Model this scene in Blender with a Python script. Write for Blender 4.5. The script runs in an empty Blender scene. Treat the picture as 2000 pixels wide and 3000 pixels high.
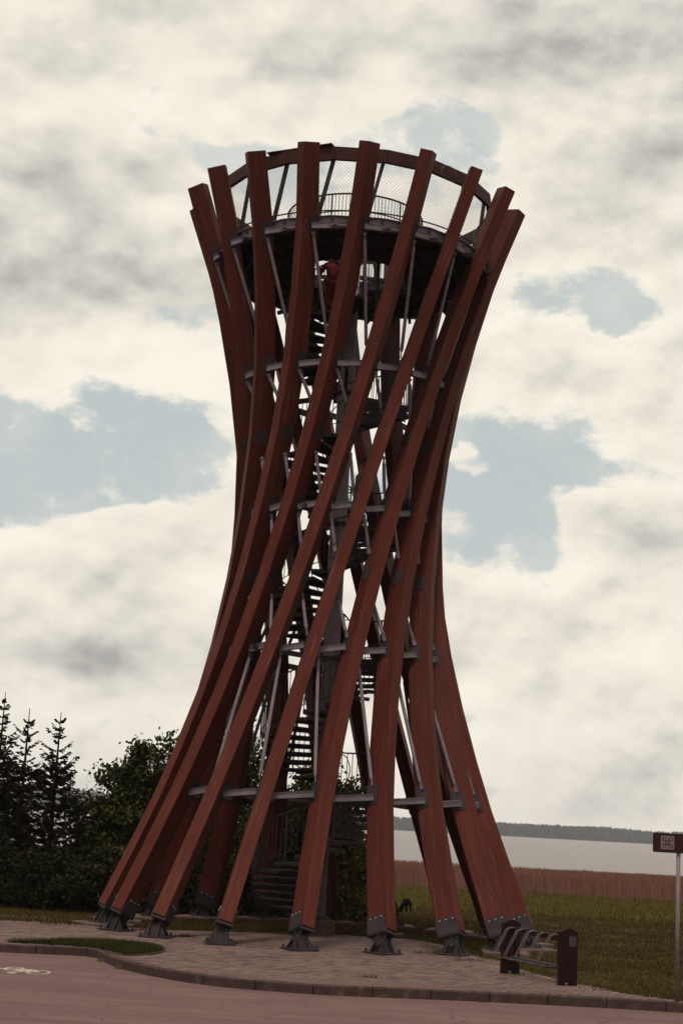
import bpy, bmesh, math, random
from mathutils import Vector, Matrix, noise
random.seed(7)
sc = bpy.context.scene
R = math.radians
PI = math.pi

# ------------------------------------------------------------------ camera
CAM_H = 2.64
PITCH, ROLL = 0.1954999, 0.0547092
cam_data = bpy.data.cameras.new("camera")
cam_data.sensor_fit = 'VERTICAL'; cam_data.sensor_height = 36; cam_data.sensor_width = 24
cam_data.lens = 36 * 4625.98 / 3000
cam_data.clip_start = 0.1; cam_data.clip_end = 20000
cam = bpy.data.objects.new("camera", cam_data)
sc.collection.objects.link(cam)
cam.matrix_world = Matrix.Translation((0, 0, CAM_H)) @ Matrix.Rotation(PI/2 + PITCH, 4, 'X') @ Matrix.Rotation(ROLL, 4, 'Z')
sc.camera = cam
sc.render.resolution_x = 682; sc.render.resolution_y = 1024

# ------------------------------------------------------------------ sky and sun
SUN_EL, SUN_AZ = R(68), R(-168)      # azimuth measured from +Y towards +X: high, behind the camera and a little left
sun_dir = Vector((math.cos(SUN_EL)*math.sin(SUN_AZ), math.cos(SUN_EL)*math.cos(SUN_AZ), math.sin(SUN_EL)))
world = bpy.data.worlds.new("World"); sc.world = world; world.use_nodes = True
nt = world.node_tree; nt.nodes.clear()
def N(nt, t, **kw):
    n = nt.nodes.new(t)
    for k, v in kw.items():
        if k == 'inp':
            for a, b in v.items(): n.inputs[a].default_value = b
        else: setattr(n, k, v)
    return n
def L(nt, a, b): nt.links.new(a, b)
def mth(nt, op, a, b=None, c=None, clamp=False):
    n = nt.nodes.new('ShaderNodeMath'); n.operation = op; n.use_clamp = clamp
    for i, v in enumerate((a, b, c)):
        if v is None: continue
        if isinstance(v, (int, float)): n.inputs[i].default_value = v
        else: nt.links.new(v, n.inputs[i])
    return n.outputs[0]
def ramp(nt, fac, pts):
    n = nt.nodes.new('ShaderNodeValToRGB'); e = n.color_ramp.elements
    while len(e) < len(pts): e.new(0.5)
    for el, (p, c) in zip(e, pts):
        el.position = p; el.color = c if len(c) == 4 else (*c, 1)
    nt.links.new(fac, n.inputs[0]); return n.outputs[0]
def mixc(nt, f, a, b, mode='MIX'):
    n = nt.nodes.new('ShaderNodeMix'); n.data_type = 'RGBA'; n.blend_type = mode
    for i, v in ((0, f), (6, a), (7, b)):
        if isinstance(v, (int, float)): n.inputs[i].default_value = v
        elif isinstance(v, tuple): n.inputs[i].default_value = (*v, 1)[:4]
        else: nt.links.new(v, n.inputs[i])
    return n.outputs[2]
def fbm(nt, vec, scale, detail=6, rough=.55, dist=0.0):
    n = N(nt, 'ShaderNodeTexNoise', inp={'Scale': scale, 'Detail': detail, 'Roughness': rough, 'Distortion': dist})
    if vec is not None: L(nt, vec, n.inputs['Vector'])
    return n.outputs[0]

sky = N(nt, 'ShaderNodeTexSky', sky_type='NISHITA', sun_disc=False, sun_elevation=SUN_EL, sun_rotation=SUN_AZ, dust_density=2.5, air_density=1.0)
tc = N(nt, 'ShaderNodeTexCoord'); dirv = tc.outputs['Generated']
mp = N(nt, 'ShaderNodeMapping'); L(nt, dirv, mp.inputs[0]); mp.inputs['Scale'].default_value = (1, 1, 1.55)
cv = mp.outputs[0]
wn = N(nt, 'ShaderNodeTexNoise', inp={'Scale': 8.0, 'Detail': 7.0, 'Roughness': .5}); L(nt, cv, wn.inputs['Vector'])
wadd = N(nt, 'ShaderNodeVectorMath', operation='MULTIPLY_ADD'); L(nt, wn.outputs['Color'], wadd.inputs[0])
wadd.inputs[1].default_value = (.17, .17, .12); L(nt, dirv, wadd.inputs[2])
wdir = wadd.outputs[0]       # direction, gently warped
def blob(px, py, hw, hh):
    """soft spot of cloud or gap at a direction; px, py in photograph pixels are turned into a world direction once, here"""
    u, v = px - 1000, py - 1500
    c, s = math.cos(ROLL), math.sin(ROLL); u, v = c*u + s*v, -s*u + c*v
    d = Vector((u, 4625.98, -v)); d = Vector((d.x, d.y*math.cos(PITCH) - d.z*math.sin(PITCH), d.y*math.sin(PITCH) + d.z*math.cos(PITCH))).normalized()
    n = nt.nodes.new('ShaderNodeVectorMath'); n.operation = 'SUBTRACT'; L(nt, wdir, n.inputs[0])
    n.inputs[1].default_value = (d.x + .085, d.y + .085, d.z + .060)
    m = nt.nodes.new('ShaderNodeVectorMath'); m.operation = 'MULTIPLY'; L(nt, n.outputs[0], m.inputs[0])
    m.inputs[1].default_value = (4626/hw, 6.0, 4626/hh)
    ln = nt.nodes.new('ShaderNodeVectorMath'); ln.operation = 'LENGTH'; L(nt, m.outputs[0], ln.inputs[0])
    mr = nt.nodes.new('ShaderNodeMapRange'); mr.interpolation_type = 'SMOOTHSTEP'
    mr.inputs['From Min'].default_value = 1.25; mr.inputs['From Max'].default_value = 0.25
    L(nt, ln.outputs['Value'], mr.inputs['Value']); return mr.outputs[0]
def total(items):
    acc = None
    for b, w in items:
        t = mth(nt, 'MULTIPLY', blob(*b), w)
        acc = t if acc is None else mth(nt, 'ADD', acc, t)
    return acc
gaps = total([((180, 1400, 640, 190), .62), ((620, 1330, 260, 110), .40), ((1560, 1420, 620, 230), .60), ((1640, 830, 340, 190), .48), ((700, 470, 300, 130), .46), ((1000, 560, 420, 150), .36),
              ((560, 1190, 260, 110), .42), ((430, 850, 200, 80), .34), ((1230, 440, 170, 90), .34), ((1900, 900, 260, 110), .3), ((1180, 1700, 500, 90), .1),
              ((1470, 1372, 90, 55), -.55), ((420, 1560, 260, 80), -.5), ((1880, 1560, 240, 130), -.45), ((300, 1090, 360, 110), -.25), ((1780, 1080, 380, 110), -.3), ((1700, 2150, 500, 120), .2), ((300, 2080, 400, 90), .18)])
n1 = fbm(nt, cv, 9.5, 12, .58, .0)
n2 = fbm(nt, cv, 26.0, 9, .62, .0)
dens = mth(nt, 'ADD', mth(nt, 'MULTIPLY', n1, 1.5), mth(nt, 'MULTIPLY', n2, .80))
dens = mth(nt, 'SUBTRACT', mth(nt, 'ADD', dens, -.75), gaps)
cover = nt.nodes.new('ShaderNodeMapRange'); cover.interpolation_type = 'SMOOTHSTEP'
cover.inputs['From Min'].default_value = -.11; cover.inputs['From Max'].default_value = .13
L(nt, dens, cover.inputs['Value'])
greys = total([((120, 720, 760, 300), .55), ((1850, 180, 820, 280), .66), ((900, 60, 900, 200), .30), ((600, 1900, 520, 160), .20), ((1850, 580, 260, 110), .2),
               ((150, 1850, 520, 200), .26), ((1600, 1900, 500, 120), .26), ((1500, 1650, 420, 80), .16), ((1650, 1750, 420, 90), .2), ((480, 620, 220, 130), -.2), ((420, 1000, 330, 140), -.3), ((300, 1560, 420, 90), -.3),
               ((1720, 1000, 300, 110), -.3), ((1650, 1620, 420, 70), -.3), ((1000, 250, 500, 120), -.15)])
up_ = nt.nodes.new('ShaderNodeVectorMath'); up_.operation = 'ADD'; L(nt, cv, up_.inputs[0]); up_.inputs[1].default_value = (-.006, 0, .016)
relief = mth(nt, 'ADD', mth(nt, 'MULTIPLY', mth(nt, 'SUBTRACT', fbm(nt, cv, 8.0, 4, .5, .0), fbm(nt, up_.outputs[0], 8.0, 4, .5, .0)), 4.2), mth(nt, 'MULTIPLY', mth(nt, 'SUBTRACT', n2, fbm(nt, up_.outputs[0], 26.0, 9, .62, .0)), .9))
n3 = fbm(nt, cv, 4.2, 6, .5, .2)
n4 = fbm(nt, cv, 30.0, 8, .62, .0)
edge = mth(nt, 'MULTIPLY', mth(nt, 'SUBTRACT', dens, .25), .55)
shade = mth(nt, 'ADD', mth(nt, 'ADD', mth(nt, 'MULTIPLY', mth(nt, 'SUBTRACT', n3, .5), 1.2), greys), mth(nt, 'MINIMUM', edge, .3))
shade = mth(nt, 'ADD', shade, mth(nt, 'MULTIPLY', mth(nt, 'SUBTRACT', n4, .5), .42))
shade = mth(nt, 'ADD', shade, mth(nt, 'MULTIPLY', mth(nt, 'SUBTRACT', n1, .5), .6))
shade = mth(nt, 'SUBTRACT', shade, mth(nt, 'MULTIPLY', relief, 1.0))
ccol = ramp(nt, mth(nt, 'ADD', mth(nt, 'MULTIPLY', shade, .62), .27, clamp=True),
            [(0.0, (.97, .915, .805)), (.35, (.87, .815, .715)), (.65, (.68, .65, .585)), (1.0, (.42, .41, .385))])
skyc = nt.nodes.new('ShaderNodeVectorMath'); skyc.operation = 'MULTIPLY'; L(nt, sky.outputs[0], skyc.inputs[0]); skyc.inputs[1].default_value = (.1, .1, .1)
veil = fbm(nt, cv, 7.0, 9, .6, .2)
bluec = mixc(nt, .80, skyc.outputs[0], (.60, .65, .62))
bluec = mixc(nt, mth(nt, 'MULTIPLY', mth(nt, 'SUBTRACT', veil, .42), 2.6, clamp=True), bluec, (.80, .79, .72))
full = mixc(nt, cover.outputs[0], bluec, ccol)
bg = N(nt, 'ShaderNodeBackground', inp={'Strength': 0.1})
sc10 = nt.nodes.new('ShaderNodeVectorMath'); sc10.operation = 'SCALE'; L(nt, full, sc10.inputs[0]); sc10.inputs['Scale'].default_value = 10.0
L(nt, sc10.outputs[0], bg.inputs['Color'])
wo = N(nt, 'ShaderNodeOutputWorld'); L(nt, bg.outputs[0], wo.inputs['Surface'])

sun_data = bpy.data.lights.new("sun", 'SUN'); sun_data.energy = 2.5; sun_data.angle = R(11); sun_data.color = (1, .93, .84)
sun = bpy.data.objects.new("sun", sun_data); sc.collection.objects.link(sun)
sun.rotation_euler = (-sun_dir).to_track_quat('-Z', 'Y').to_euler()

sc.view_settings.view_transform = 'Standard'; sc.view_settings.look = 'None'
sc.view_settings.exposure = 0.0; sc.view_settings.gamma = 1.0; sc.view_settings.use_curve_mapping = False
sc.render.engine = 'CYCLES'

# ------------------------------------------------------------------ materials
def mat(name, build, rough=.7, spec=.3, metal=0.0):
    m = bpy.data.materials.new(name); m.use_nodes = True; t = m.node_tree; t.nodes.clear()
    b = t.nodes.new('ShaderNodeBsdfPrincipled'); o = t.nodes.new('ShaderNodeOutputMaterial')
    L(t, b.outputs[0], o.inputs['Surface'])
    b.inputs['Roughness'].default_value = rough; b.inputs['Specular IOR Level'].default_value = spec; b.inputs['Metallic'].default_value = metal
    build(t, b); return m
def bump(t, b, h, strength=.4, dist=.01):
    n = t.nodes.new('ShaderNodeBump'); n.inputs['Strength'].default_value = strength; n.inputs['Distance'].default_value = dist
    L(t, h, n.inputs['Height']); L(t, n.outputs[0], b.inputs['Normal'])
def objco(t, scale=(1, 1, 1)):
    c = t.nodes.new('ShaderNodeTexCoord'); m = t.nodes.new('ShaderNodeMapping'); m.inputs['Scale'].default_value = scale
    L(t, c.outputs['Object'], m.inputs[0]); return m.outputs[0]
def uvco(t, scale=(1, 1, 1)):
    c = t.nodes.new('ShaderNodeUVMap'); m = t.nodes.new('ShaderNodeMapping'); m.inputs['Scale'].default_value = scale
    L(t, c.outputs[0], m.inputs[0]); return m.outputs[0]
def simple(name, col, var=.25, scale=6.0, rough=.7, spec=.3, metal=0.0, bmp=.2):
    def f(t, b):
        v = objco(t); n = fbm(t, v, scale, 6, .65)
        lo = tuple(c*(1-var) for c in col); hi = tuple(min(1, c*(1+var)) for c in col)
        L(t, ramp(t, n, [(.25, lo), (.75, hi)]), b.inputs['Base Color'])
        if bmp: bump(t, b, fbm(t, v, scale*6, 4, .6), bmp, .004)
    return mat(name, f, rough, spec, metal)

def wood_build(weather, base):
    def f(t, b):
        info = t.nodes.new('ShaderNodeObjectInfo')
        uv = uvco(t); mpn = t.nodes.new('ShaderNodeVectorMath'); mpn.operation = 'ADD'
        L(t, uv, mpn.inputs[0])
        off = t.nodes.new('ShaderNodeCombineXYZ'); L(t, mth(t, 'MULTIPLY', info.outputs['Random'], 57.0), off.inputs[0]); L(t, mth(t, 'MULTIPLY', info.outputs['Random'], 91.0), off.inputs[1])
        L(t, off.outputs[0], mpn.inputs[1])
        def sc_(s):
            m = t.nodes.new('ShaderNodeMapping'); m.inputs['Scale'].default_value = s; L(t, mpn.outputs[0], m.inputs[0]); return m.outputs[0]
        grain = fbm(t, sc_((46, 1.6, 1)), 1.0, 5, .6)
        patch = fbm(t, sc_((3.2, .55, 1)), 1.0, 4, .55)
        fine = fbm(t, sc_((120, 9, 1)), 1.0, 3, .6)
        knot = fbm(t, sc_((10, 4.2, 1)), 1.0, 2, .4)
        # laminations, 45 mm lamellae
        sep = t.nodes.new('ShaderNodeSeparateXYZ'); L(t, uv, sep.inputs[0])
        fr = mth(t, 'FRACT', mth(t, 'MULTIPLY', sep.outputs[0], 1/.045))
        lam = mth(t, 'LESS_THAN', fr, .09)
        lamid = mth(t, 'FLOOR', mth(t, 'MULTIPLY', sep.outputs[0], 1/.045))
        wn_ = t.nodes.new('ShaderNodeTexWhiteNoise'); wn_.noise_dimensions = '2D'
        cmb = t.nodes.new('ShaderNodeCombineXYZ'); L(t, lamid, cmb.inputs[0]); L(t, mth(t, 'FLOOR', mth(t, 'MULTIPLY', sep.outputs[1], .35)), cmb.inputs[1])
        L(t, cmb.outputs[0], wn_.inputs['Vector'])
        k = mth(t, 'ADD', mth(t, 'MULTIPLY', grain, .55), mth(t, 'MULTIPLY', patch, .45))
        k = mth(t, 'ADD', k, mth(t, 'MULTIPLY', mth(t, 'SUBTRACT', wn_.outputs[0], .5), .10))
        c = ramp(t, k, [(.30, tuple(x*.60 for x in base)), (.5, base), (.72, tuple(x*1.45 for x in base))])
        # faded streaks where the stain has worn off
        fade = mth(t, 'MULTIPLY', mth(t, 'SUBTRACT', fbm(t, sc_((16, .7, 1)), 1.0, 5, .7), .56), 6.0, clamp=True)
        c = mixc(t, mth(t, 'MULTIPLY', fade, weather), c, (.175, .098, .078))
        kn = mth(t, 'MULTIPLY', mth(t, 'SUBTRACT', knot, .70), 14.0, clamp=True)
        c = mixc(t, mth(t, 'MULTIPLY', kn, .75), c, (.02, .010, .008))
        c = mixc(t, mth(t, 'MULTIPLY', lam, .5), c, (.03, .012, .010))
        # every beam weathered a little differently
        tone = ramp(t, info.outputs['Random'], [(0, (.74, .72, .74)), (.35, (1.0, .98, 1.0)), (.7, (1.12, 1.22, 1.2)), (1, (.9, .82, .82))])
        c = mixc(t, 1.0, c, tone, 'MULTIPLY')
        stain = mth(t, 'MULTIPLY', mth(t, 'SUBTRACT', fbm(t, sc_((5, .35, 1)), 1.0, 6, .7), .55), 4.0, clamp=True)
        c = mixc(t, mth(t, 'MULTIPLY', stain, .5), c, (.035, .010, .008))
        L(t, c, b.inputs['Base Color'])
        L(t, mth(t, 'ADD', mth(t, 'MULTIPLY', grain, .25), .50), b.inputs['Roughness'])
        bump(t, b, mth(t, 'ADD', mth(t, 'ADD', fine, grain), mth(t, 'MULTIPLY', lam, -1.2)), .35, .004)
    return f
WOOD = mat('red_stained_timber', wood_build(.5, (.071, .0140, .0088)), .62, .12)
WOOD_RING = mat('dark_stained_timber', wood_build(.2, (.034, .0105, .0085)), .7, .1)
def steel_build(col):
    def f(t, b):
        v = objco(t); n = fbm(t, v, 3.0, 5, .6); n2 = fbm(t, v, 24, 4, .6)
        c = ramp(t, n, [(.3, tuple(x*.75 for x in col)), (.7, tuple(x*1.2 for x in col))])
        c = mixc(t, mth(t, 'MULTIPLY', mth(t, 'SUBTRACT', n2, .62), 3.0, clamp=True), c, (.06, .032, .026))
        L(t, c, b.inputs['Base Color']); bump(t, b, n2, .15, .003)
    return f
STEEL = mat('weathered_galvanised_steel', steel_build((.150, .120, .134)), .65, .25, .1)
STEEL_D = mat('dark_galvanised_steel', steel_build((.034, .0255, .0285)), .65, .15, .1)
BOLT = simple('bright_bolt_steel', (.30, .26, .245), .1, 20, .45, .4, .2, 0)
CONC = simple('footing_concrete', (.062, .036, .031), .3, 5, .9, .15, 0, .5)
CONC_T = simple('pale_slab_concrete', (.085, .053, .045), .35, 5, .9, .15, 0, .4)
DARKWOOD = simple('dark_brown_painted_wood', (.014, .0045, .0045), .35, 9, .6, .1, 0, .3)
LABEL = simple('grey_label_plate', (.040, .028, .030), .1, 9, .5, .3, 0, 0)
GALV = simple('thin_galvanised_wire', (.085, .064, .068), .2, 9, .55, .3, .1, 0)
SIGNB = simple('brown_sign_face', (.026, .0085, .0085), .12, 4, .6, .12, 0, 0)
SIGNW = simple('sign_reflective_grey', (.155, .110, .106), .08, 9, .5, .3, 0, 0)
def paint_build(t, b):
    v = objco(t); n = fbm(t, v, 22, 5, .7)
    L(t, ramp(t, n, [(.34, (.12, .07, .064)), (.47, (.34, .29, .235)), (.7, (.42, .37, .30))]), b.inputs['Base Color'])
PAINT = mat('worn_white_road_paint', paint_build, .85, .1)

def asphalt(t, b):
    v = objco(t); big = fbm(t, objco(t, (.35, 1.3, 1)), 1.0, 5, .6); mid = fbm(t, v, 9, 6, .7); fine = fbm(t, v, 160, 4, .8)
    streak = fbm(t, objco(t, (.12, 2.2, 1)), 1.0, 5, .65)
    k = mth(t, 'ADD', mth(t, 'ADD', mth(t, 'MULTIPLY', big, .35), mth(t, 'MULTIPLY', mid, .25)), mth(t, 'ADD', mth(t, 'MULTIPLY', fine, .22), mth(t, 'MULTIPLY', streak, .25)))
    L(t, ramp(t, k, [(.36, (.070, .037, .036)), (.54, (.112, .062, .060)), (.70, (.160, .096, .090))]), b.inputs['Base Color'])
    base = b.inputs['Base Color'].links[0].from_socket
    vo = t.nodes.new('ShaderNodeTexVoronoi'); vo.feature = 'DISTANCE_TO_EDGE'; vo.inputs['Scale'].default_value = .42
    wp = t.nodes.new('ShaderNodeTexNoise'); wp.inputs['Scale'].default_value = 2.2; wp.inputs['Detail'].default_value = 6; L(t, v, wp.inputs['Vector'])
    ad = t.nodes.new('ShaderNodeVectorMath'); ad.operation = 'ADD'; L(t, v, ad.inputs[0]); L(t, wp.outputs['Color'], ad.inputs[1]); L(t, ad.outputs[0], vo.inputs['Vector'])
    crack = mth(t, 'MULTIPLY', mth(t, 'LESS_THAN', vo.outputs['Distance'], .008), mth(t, 'GREATER_THAN', big, .50))
    c = mixc(t, mth(t, 'MULTIPLY', crack, .65), base, (.035, .022, .02))
    oil = mth(t, 'MULTIPLY', mth(t, 'SUBTRACT', fbm(t, objco(t, (.5, 1.6, 1)), 1.3, 3, .5), .63), 8.0, clamp=True)
    c = mixc(t, mth(t, 'MULTIPLY', oil, .35), c, (.06, .035, .032))
    L(t, c, b.inputs['Base Color'])
    bump(t, b, fine, .7, .006)
ASPHALT = mat('worn_asphalt', asphalt, .9, .2)
def paver_build(t, b):
    info = t.nodes.new('ShaderNodeObjectInfo')
    c0 = t.nodes.new('ShaderNodeTexCoord'); v = c0.outputs['Object']
    g = t.nodes.new('ShaderNodeNewGeometry')
    vpos = g.outputs['Position']
    big = fbm(t, vpos, .55, 5, .6); mid = fbm(t, vpos, 7, 5, .7); fine = fbm(t, vpos, 90, 3, .7)
    isl = g.outputs['Random Per Island']
    k = mth(t, 'ADD', mth(t, 'MULTIPLY', big, .38), mth(t, 'ADD', mth(t, 'MULTIPLY', mid, .22), mth(t, 'ADD', mth(t, 'MULTIPLY', fine, .12), mth(t, 'MULTIPLY', isl, .34))))
    L(t, ramp(t, k, [(.30, (.070, .041, .037)), (.55, (.118, .073, .066)), (.80, (.175, .115, .102))]), b.inputs['Base Color'])
    bump(t, b, fine, .5, .004)
PAVER = mat('concrete_block_paving', paver_build, .88, .2)
SAND = simple('joint_sand', (.036, .024, .019), .35, 12, 1.0, .1, 0, .4)
KERB = mat('old_kerb_concrete', lambda t, b: (L(t, ramp(t, fbm(t, objco(t), 5, 8, .72), [(.3, (.026, .014, .012)), (.55, (.050, .028, .025)), (.80, (.115, .080, .070))]), b.inputs['Base Color']), bump(t, b, fbm(t, objco(t), 60, 4, .7), .6, .006)), .9, .2)
def meadow(t, b):
    v = objco(t); big = fbm(t, objco(t, (.25, .12, 1)), 1.0, 6, .6); mid = fbm(t, v, 1.6, 6, .7); fine = fbm(t, v, 14, 5, .75)
    k = mth(t, 'ADD', mth(t, 'MULTIPLY', big, .42), mth(t, 'ADD', mth(t, 'MULTIPLY', mid, .30), mth(t, 'MULTIPLY', fine, .28)))
    L(t, ramp(t, k, [(.36, (.026, .016, .006)), (.48, (.046, .032, .010)), (.58, (.068, .050, .013)), (.70, (.095, .066, .022))]), b.inputs['Base Color'])
    bump(t, b, fine, 1.0, .05)
MEADOW = mat('meadow_turf', meadow, .95, .1)
def leafmat(name, cols, trans=.0, rough=.6):
    def f(t, b):
        g = t.nodes.new('ShaderNodeNewGeometry')
        n = fbm(t, g.outputs['Position'], 1.3, 4, .6); nb_ = fbm(t, g.outputs['Position'], .28, 4, .6)
        k = mth(t, 'ADD', mth(t, 'MULTIPLY', g.outputs['Random Per Island'], .42), mth(t, 'ADD', mth(t, 'MULTIPLY', n, .33), mth(t, 'MULTIPLY', nb_, .25)))
        L(t, ramp(t, k, [(.2, cols[0]), (.5, cols[1]), (.8, cols[2])]), b.inputs['Base Color'])
    return mat(name, f, rough, .04)
LEAF = leafmat('broad_leaves', [(.013, .015, .005), (.028, .031, .009), (.060, .060, .015)])
LEAF_D = leafmat('dark_shrub_leaves', [(.006, .0065, .003), (.013, .014, .005), (.030, .029, .009)])
LEAF_L = leafmat('light_loose_leaves', [(.026, .023, .008), (.050, .046, .013), (.088, .078, .022)])
LEAF_S = leafmat('spruce_needles', [(.006, .006, .004), (.012, .011, .006), (.024, .019, .010)])
GRASS = leafmat('grass_blades', [(.032, .022, .008), (.056, .041, .012), (.090, .066, .020)], 0, .8)
GRASS_F = leafmat('lakeside_grass', [(.050, .038, .011), (.082, .066, .015), (.115, .090, .024)], 0, .8)
GRASS_G = leafmat('island_grass_blades', [(.013, .014, .005), (.026, .027, .008), (.048, .044, .013)], 0, .8)
REED = leafmat('dry_red_reed', [(.105, .046, .034), (.145, .066, .048), (.20, .098, .070)], 0, .8)
REEDC = simple('reed_mass', (.105, .048, .038), .35, .7, .95, .1, 0, .5)
FARW = leafmat('far_wood_leaves', [(.010, .011, .008), (.018, .019, .012), (.028, .028, .015)], 0, .9)
BARK = simple('bark', (.035, .024, .018), .4, 7, .95, .1, 0, .6)
def water(t, b):
    v = objco(t, (.05, .35, 1)); w = fbm(t, v, 1.0, 8, .7)
    b.inputs['Base Color'].default_value = (.12, .092, .086, 1); b.inputs['IOR'].default_value = 1.33
    bump(t, b, w, .55, .8)
WATER = mat('lake_surface', water, .30, .4)

# ------------------------------------------------------------------ helpers
col = sc.collection
def link(o, parent=None):
    col.objects.link(o)
    if parent is not None: o.parent = parent
    return o
class MB:
    def __init__(s): s.v = []; s.f = []; s.uv = []; s.mi = []
    def face(s, idx, uv=None, mi=0):
        s.f.append(idx); s.uv.append(uv if uv else [(0, 0)]*len(idx)); s.mi.append(mi)
    def hexa(s, p, mi=0, bottom=True):      # p: 8 points, 0-3 lower ring, 4-7 upper ring
        b = len(s.v); s.v += [tuple(q) for q in p]
        fs = [(4, 5, 6, 7), (0, 1, 5, 4), (1, 2, 6, 5), (2, 3, 7, 6), (3, 0, 4, 7)]
        if bottom: fs.append((3, 2, 1, 0))
        for q in fs: s.face([b+i for i in q], mi=mi)
    def box(s, c, size, M=None, mi=0, bottom=True):
        x, y, z = (a/2 for a in size)
        P = [Vector((i, j, k)) for k in (-z, z) for i, j in ((-x, -y), (x, -y), (x, y), (-x, y))]
        c = Vector(c)
        s.hexa([(M @ q if M else q) + c for q in P], mi, bottom)
    def bar(s, a, b, w, h, up=Vector((0, 0, 1)), mi=0):
        a, b = Vector(a), Vector(b); d = (b-a).normalized(); x = d.cross(up).normalized()*w/2; z = x.normalized().cross(d)*h/2
        s.hexa([a-x-z, a+x-z, a+x+z, a-x+z, b-x-z, b+x-z, b+x+z, b-x+z], mi)
    def tube(s, pts, rad, n=8, mi=0, cap=True):
        pts = [Vector(p) for p in pts]; m = len(pts); rr = rad if isinstance(rad, (list, tuple)) else [rad]*m
        b = len(s.v); ref = None
        for i, p in enumerate(pts):
            d = (pts[min(i+1, m-1)] - pts[max(i-1, 0)]).normalized()
            if ref is None: ref = d.orthogonal().normalized()
            ref = (ref - d*ref.dot(d)).normalized(); q = d.cross(ref)
            for k in range(n):
                a = 2*PI*k/n; s.v.append(tuple(p + (ref*math.cos(a) + q*math.sin(a))*rr[i]))
        for i in range(m-1):
            for k in range(n):
                k2 = (k+1) % n; s.face([b+i*n+k, b+i*n+k2, b+(i+1)*n+k2, b+(i+1)*n+k], mi=mi)
        if cap: s.face([b+k for k in range(n)][::-1], mi=mi); s.face([b+(m-1)*n+k for k in range(n)], mi=mi)
    def prism(s, poly, z0, z1, mi=0):
        n = len(poly); b = len(s.v)
        s.v += [(x, y, z0) for x, y in poly] + [(x, y, z1) for x, y in poly]
        s.face([b+i for i in range(n)][::-1], mi=mi); s.face([b+n+i for i in range(n)], mi=mi)
        for i in range(n): j = (i+1) % n; s.face([b+i, b+j, b+n+j, b+n+i], mi=mi)
    def mesh(s, name, mats):
        me = bpy.data.meshes.new(name); me.from_pydata(s.v, [], s.f)
        for m in (mats if isinstance(mats, (list, tuple)) else [mats]): me.materials.append(m)
        if any(s.mi): me.polygons.foreach_set('material_index', s.mi)
        ul = me.uv_layers.new(name='UVMap'); flat = [c for u in s.uv for q in u for c in q]
        ul.data.foreach_set('uv', flat)
        me.update(); return me
    def obj(s, name, mats, parent=None, smooth=False):
        me = s.mesh(name, mats)
        if smooth: me.polygons.foreach_set('use_smooth', [True]*len(me.polygons))
        return link(bpy.data.objects.new(name, me), parent)
def tag(o, label=None, cat=None, group=None, kind=None):
    if label: o['label'] = label
    if cat: o['category'] = cat
    if group: o['group'] = group
    if kind: o['kind'] = kind
    return o
def empty(name, loc=(0, 0, 0), rz=0):
    o = bpy.data.objects.new(name, None); o.location = loc; o.rotation_euler = (0, 0, rz); o.empty_display_size = .2
    return link(o)
def inside(x, y, poly):
    c = False; n = len(poly)
    for i in range(n):
        x1, y1 = poly[i]; x2, y2 = poly[(i+1) % n]
        if (y1 > y) != (y2 > y) and x < (x2-x1)*(y-y1)/(y2-y1)+x1: c = not c
    return c
def smooth_line(pts, n=6):
    out = []
    for i in range(len(pts)-1):
        p0 = pts[max(i-1, 0)]; p1 = pts[i]; p2 = pts[i+1]; p3 = pts[min(i+2, len(pts)-1)]
        for k in range(n):
            t = k/n
            out.append(tuple(.5*((2*p1[j]) + (-p0[j]+p2[j])*t + (2*p0[j]-5*p1[j]+4*p2[j]-p3[j])*t*t + (-p0[j]+3*p1[j]-3*p2[j]+p3[j])*t**3) for j in (0, 1)))
    out.append(tuple(pts[-1])); return out

# ------------------------------------------------------------------ ground, water, far shore
ROADZ = -.16
def terrain(x, y):
    if y <= 46: return -.05
    t = min(1, (y-46)/55); t = t*t*(3-2*t)
    return -.05 - .95*t + .05*noise.noise(Vector((x*.15, y*.1, 0)))*t
# meadow sheet: fine near, wide far, right down under the lake
def road_edge(x):
    K = [(-60, 33), (-9.5, 32.35), (-4.5, 32.35), (-4.1, 31.4), (-3.5, 30.0), (-2.4, 28.55), (-1.5, 27.85), (-.36, 27.6), (2.46, 27.74), (6.2, 27.78), (14, 27.0), (60, 26.4)]
    if x <= K[0][0]: return 33
    for a, b in zip(K, K[1:]):
        if x <= b[0]: return a[1]+(b[1]-a[1])*(x-a[0])/(b[0]-a[0])
    return 26.4
me_b = MB(); xs = [-4500, -1200, -300, -120, -70] + [-45 + i*1.5 for i in range(20)] + [-15 + i*.5 for i in range(61)] + [16.5 + i*1.5 for i in range(20)] + [70, 120, 300, 1200, 4500]
ys = [-300, -60, 0, 20] + [25+i*.4 for i in range(22)] + [34 + i*1.5 for i in range(58)] + [124, 135, 150, 200, 400, 1500, 4500]
# where the pavement and road lie the sheet drops below them
for y in ys:
    for x in xs:
        z = terrain(x, y) if y < 136 else -2.6
        if y < 34:
            rz0 = road_edge(x)
            z = -.34 if y < rz0+.12 else -.03
        me_b.v.append((x, y, z))
W = len(xs)
for j in range(len(ys)-1):
    for i in range(W-1): me_b.face([j*W+i, j*W+i+1, (j+1)*W+i+1, (j+1)*W+i])
g = me_b.obj('meadow_ground', MEADOW, smooth=True); tag(g, kind='structure')

lake = MB(); lake.v = [(-4500, 112, -1.2), (4500, 112, -1.2), (4500, 4400, -1.2), (-4500, 4400, -1.2)]; lake.face([0, 1, 2, 3])
tag(lake.obj('lake_water', WATER), kind='structure')

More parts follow.
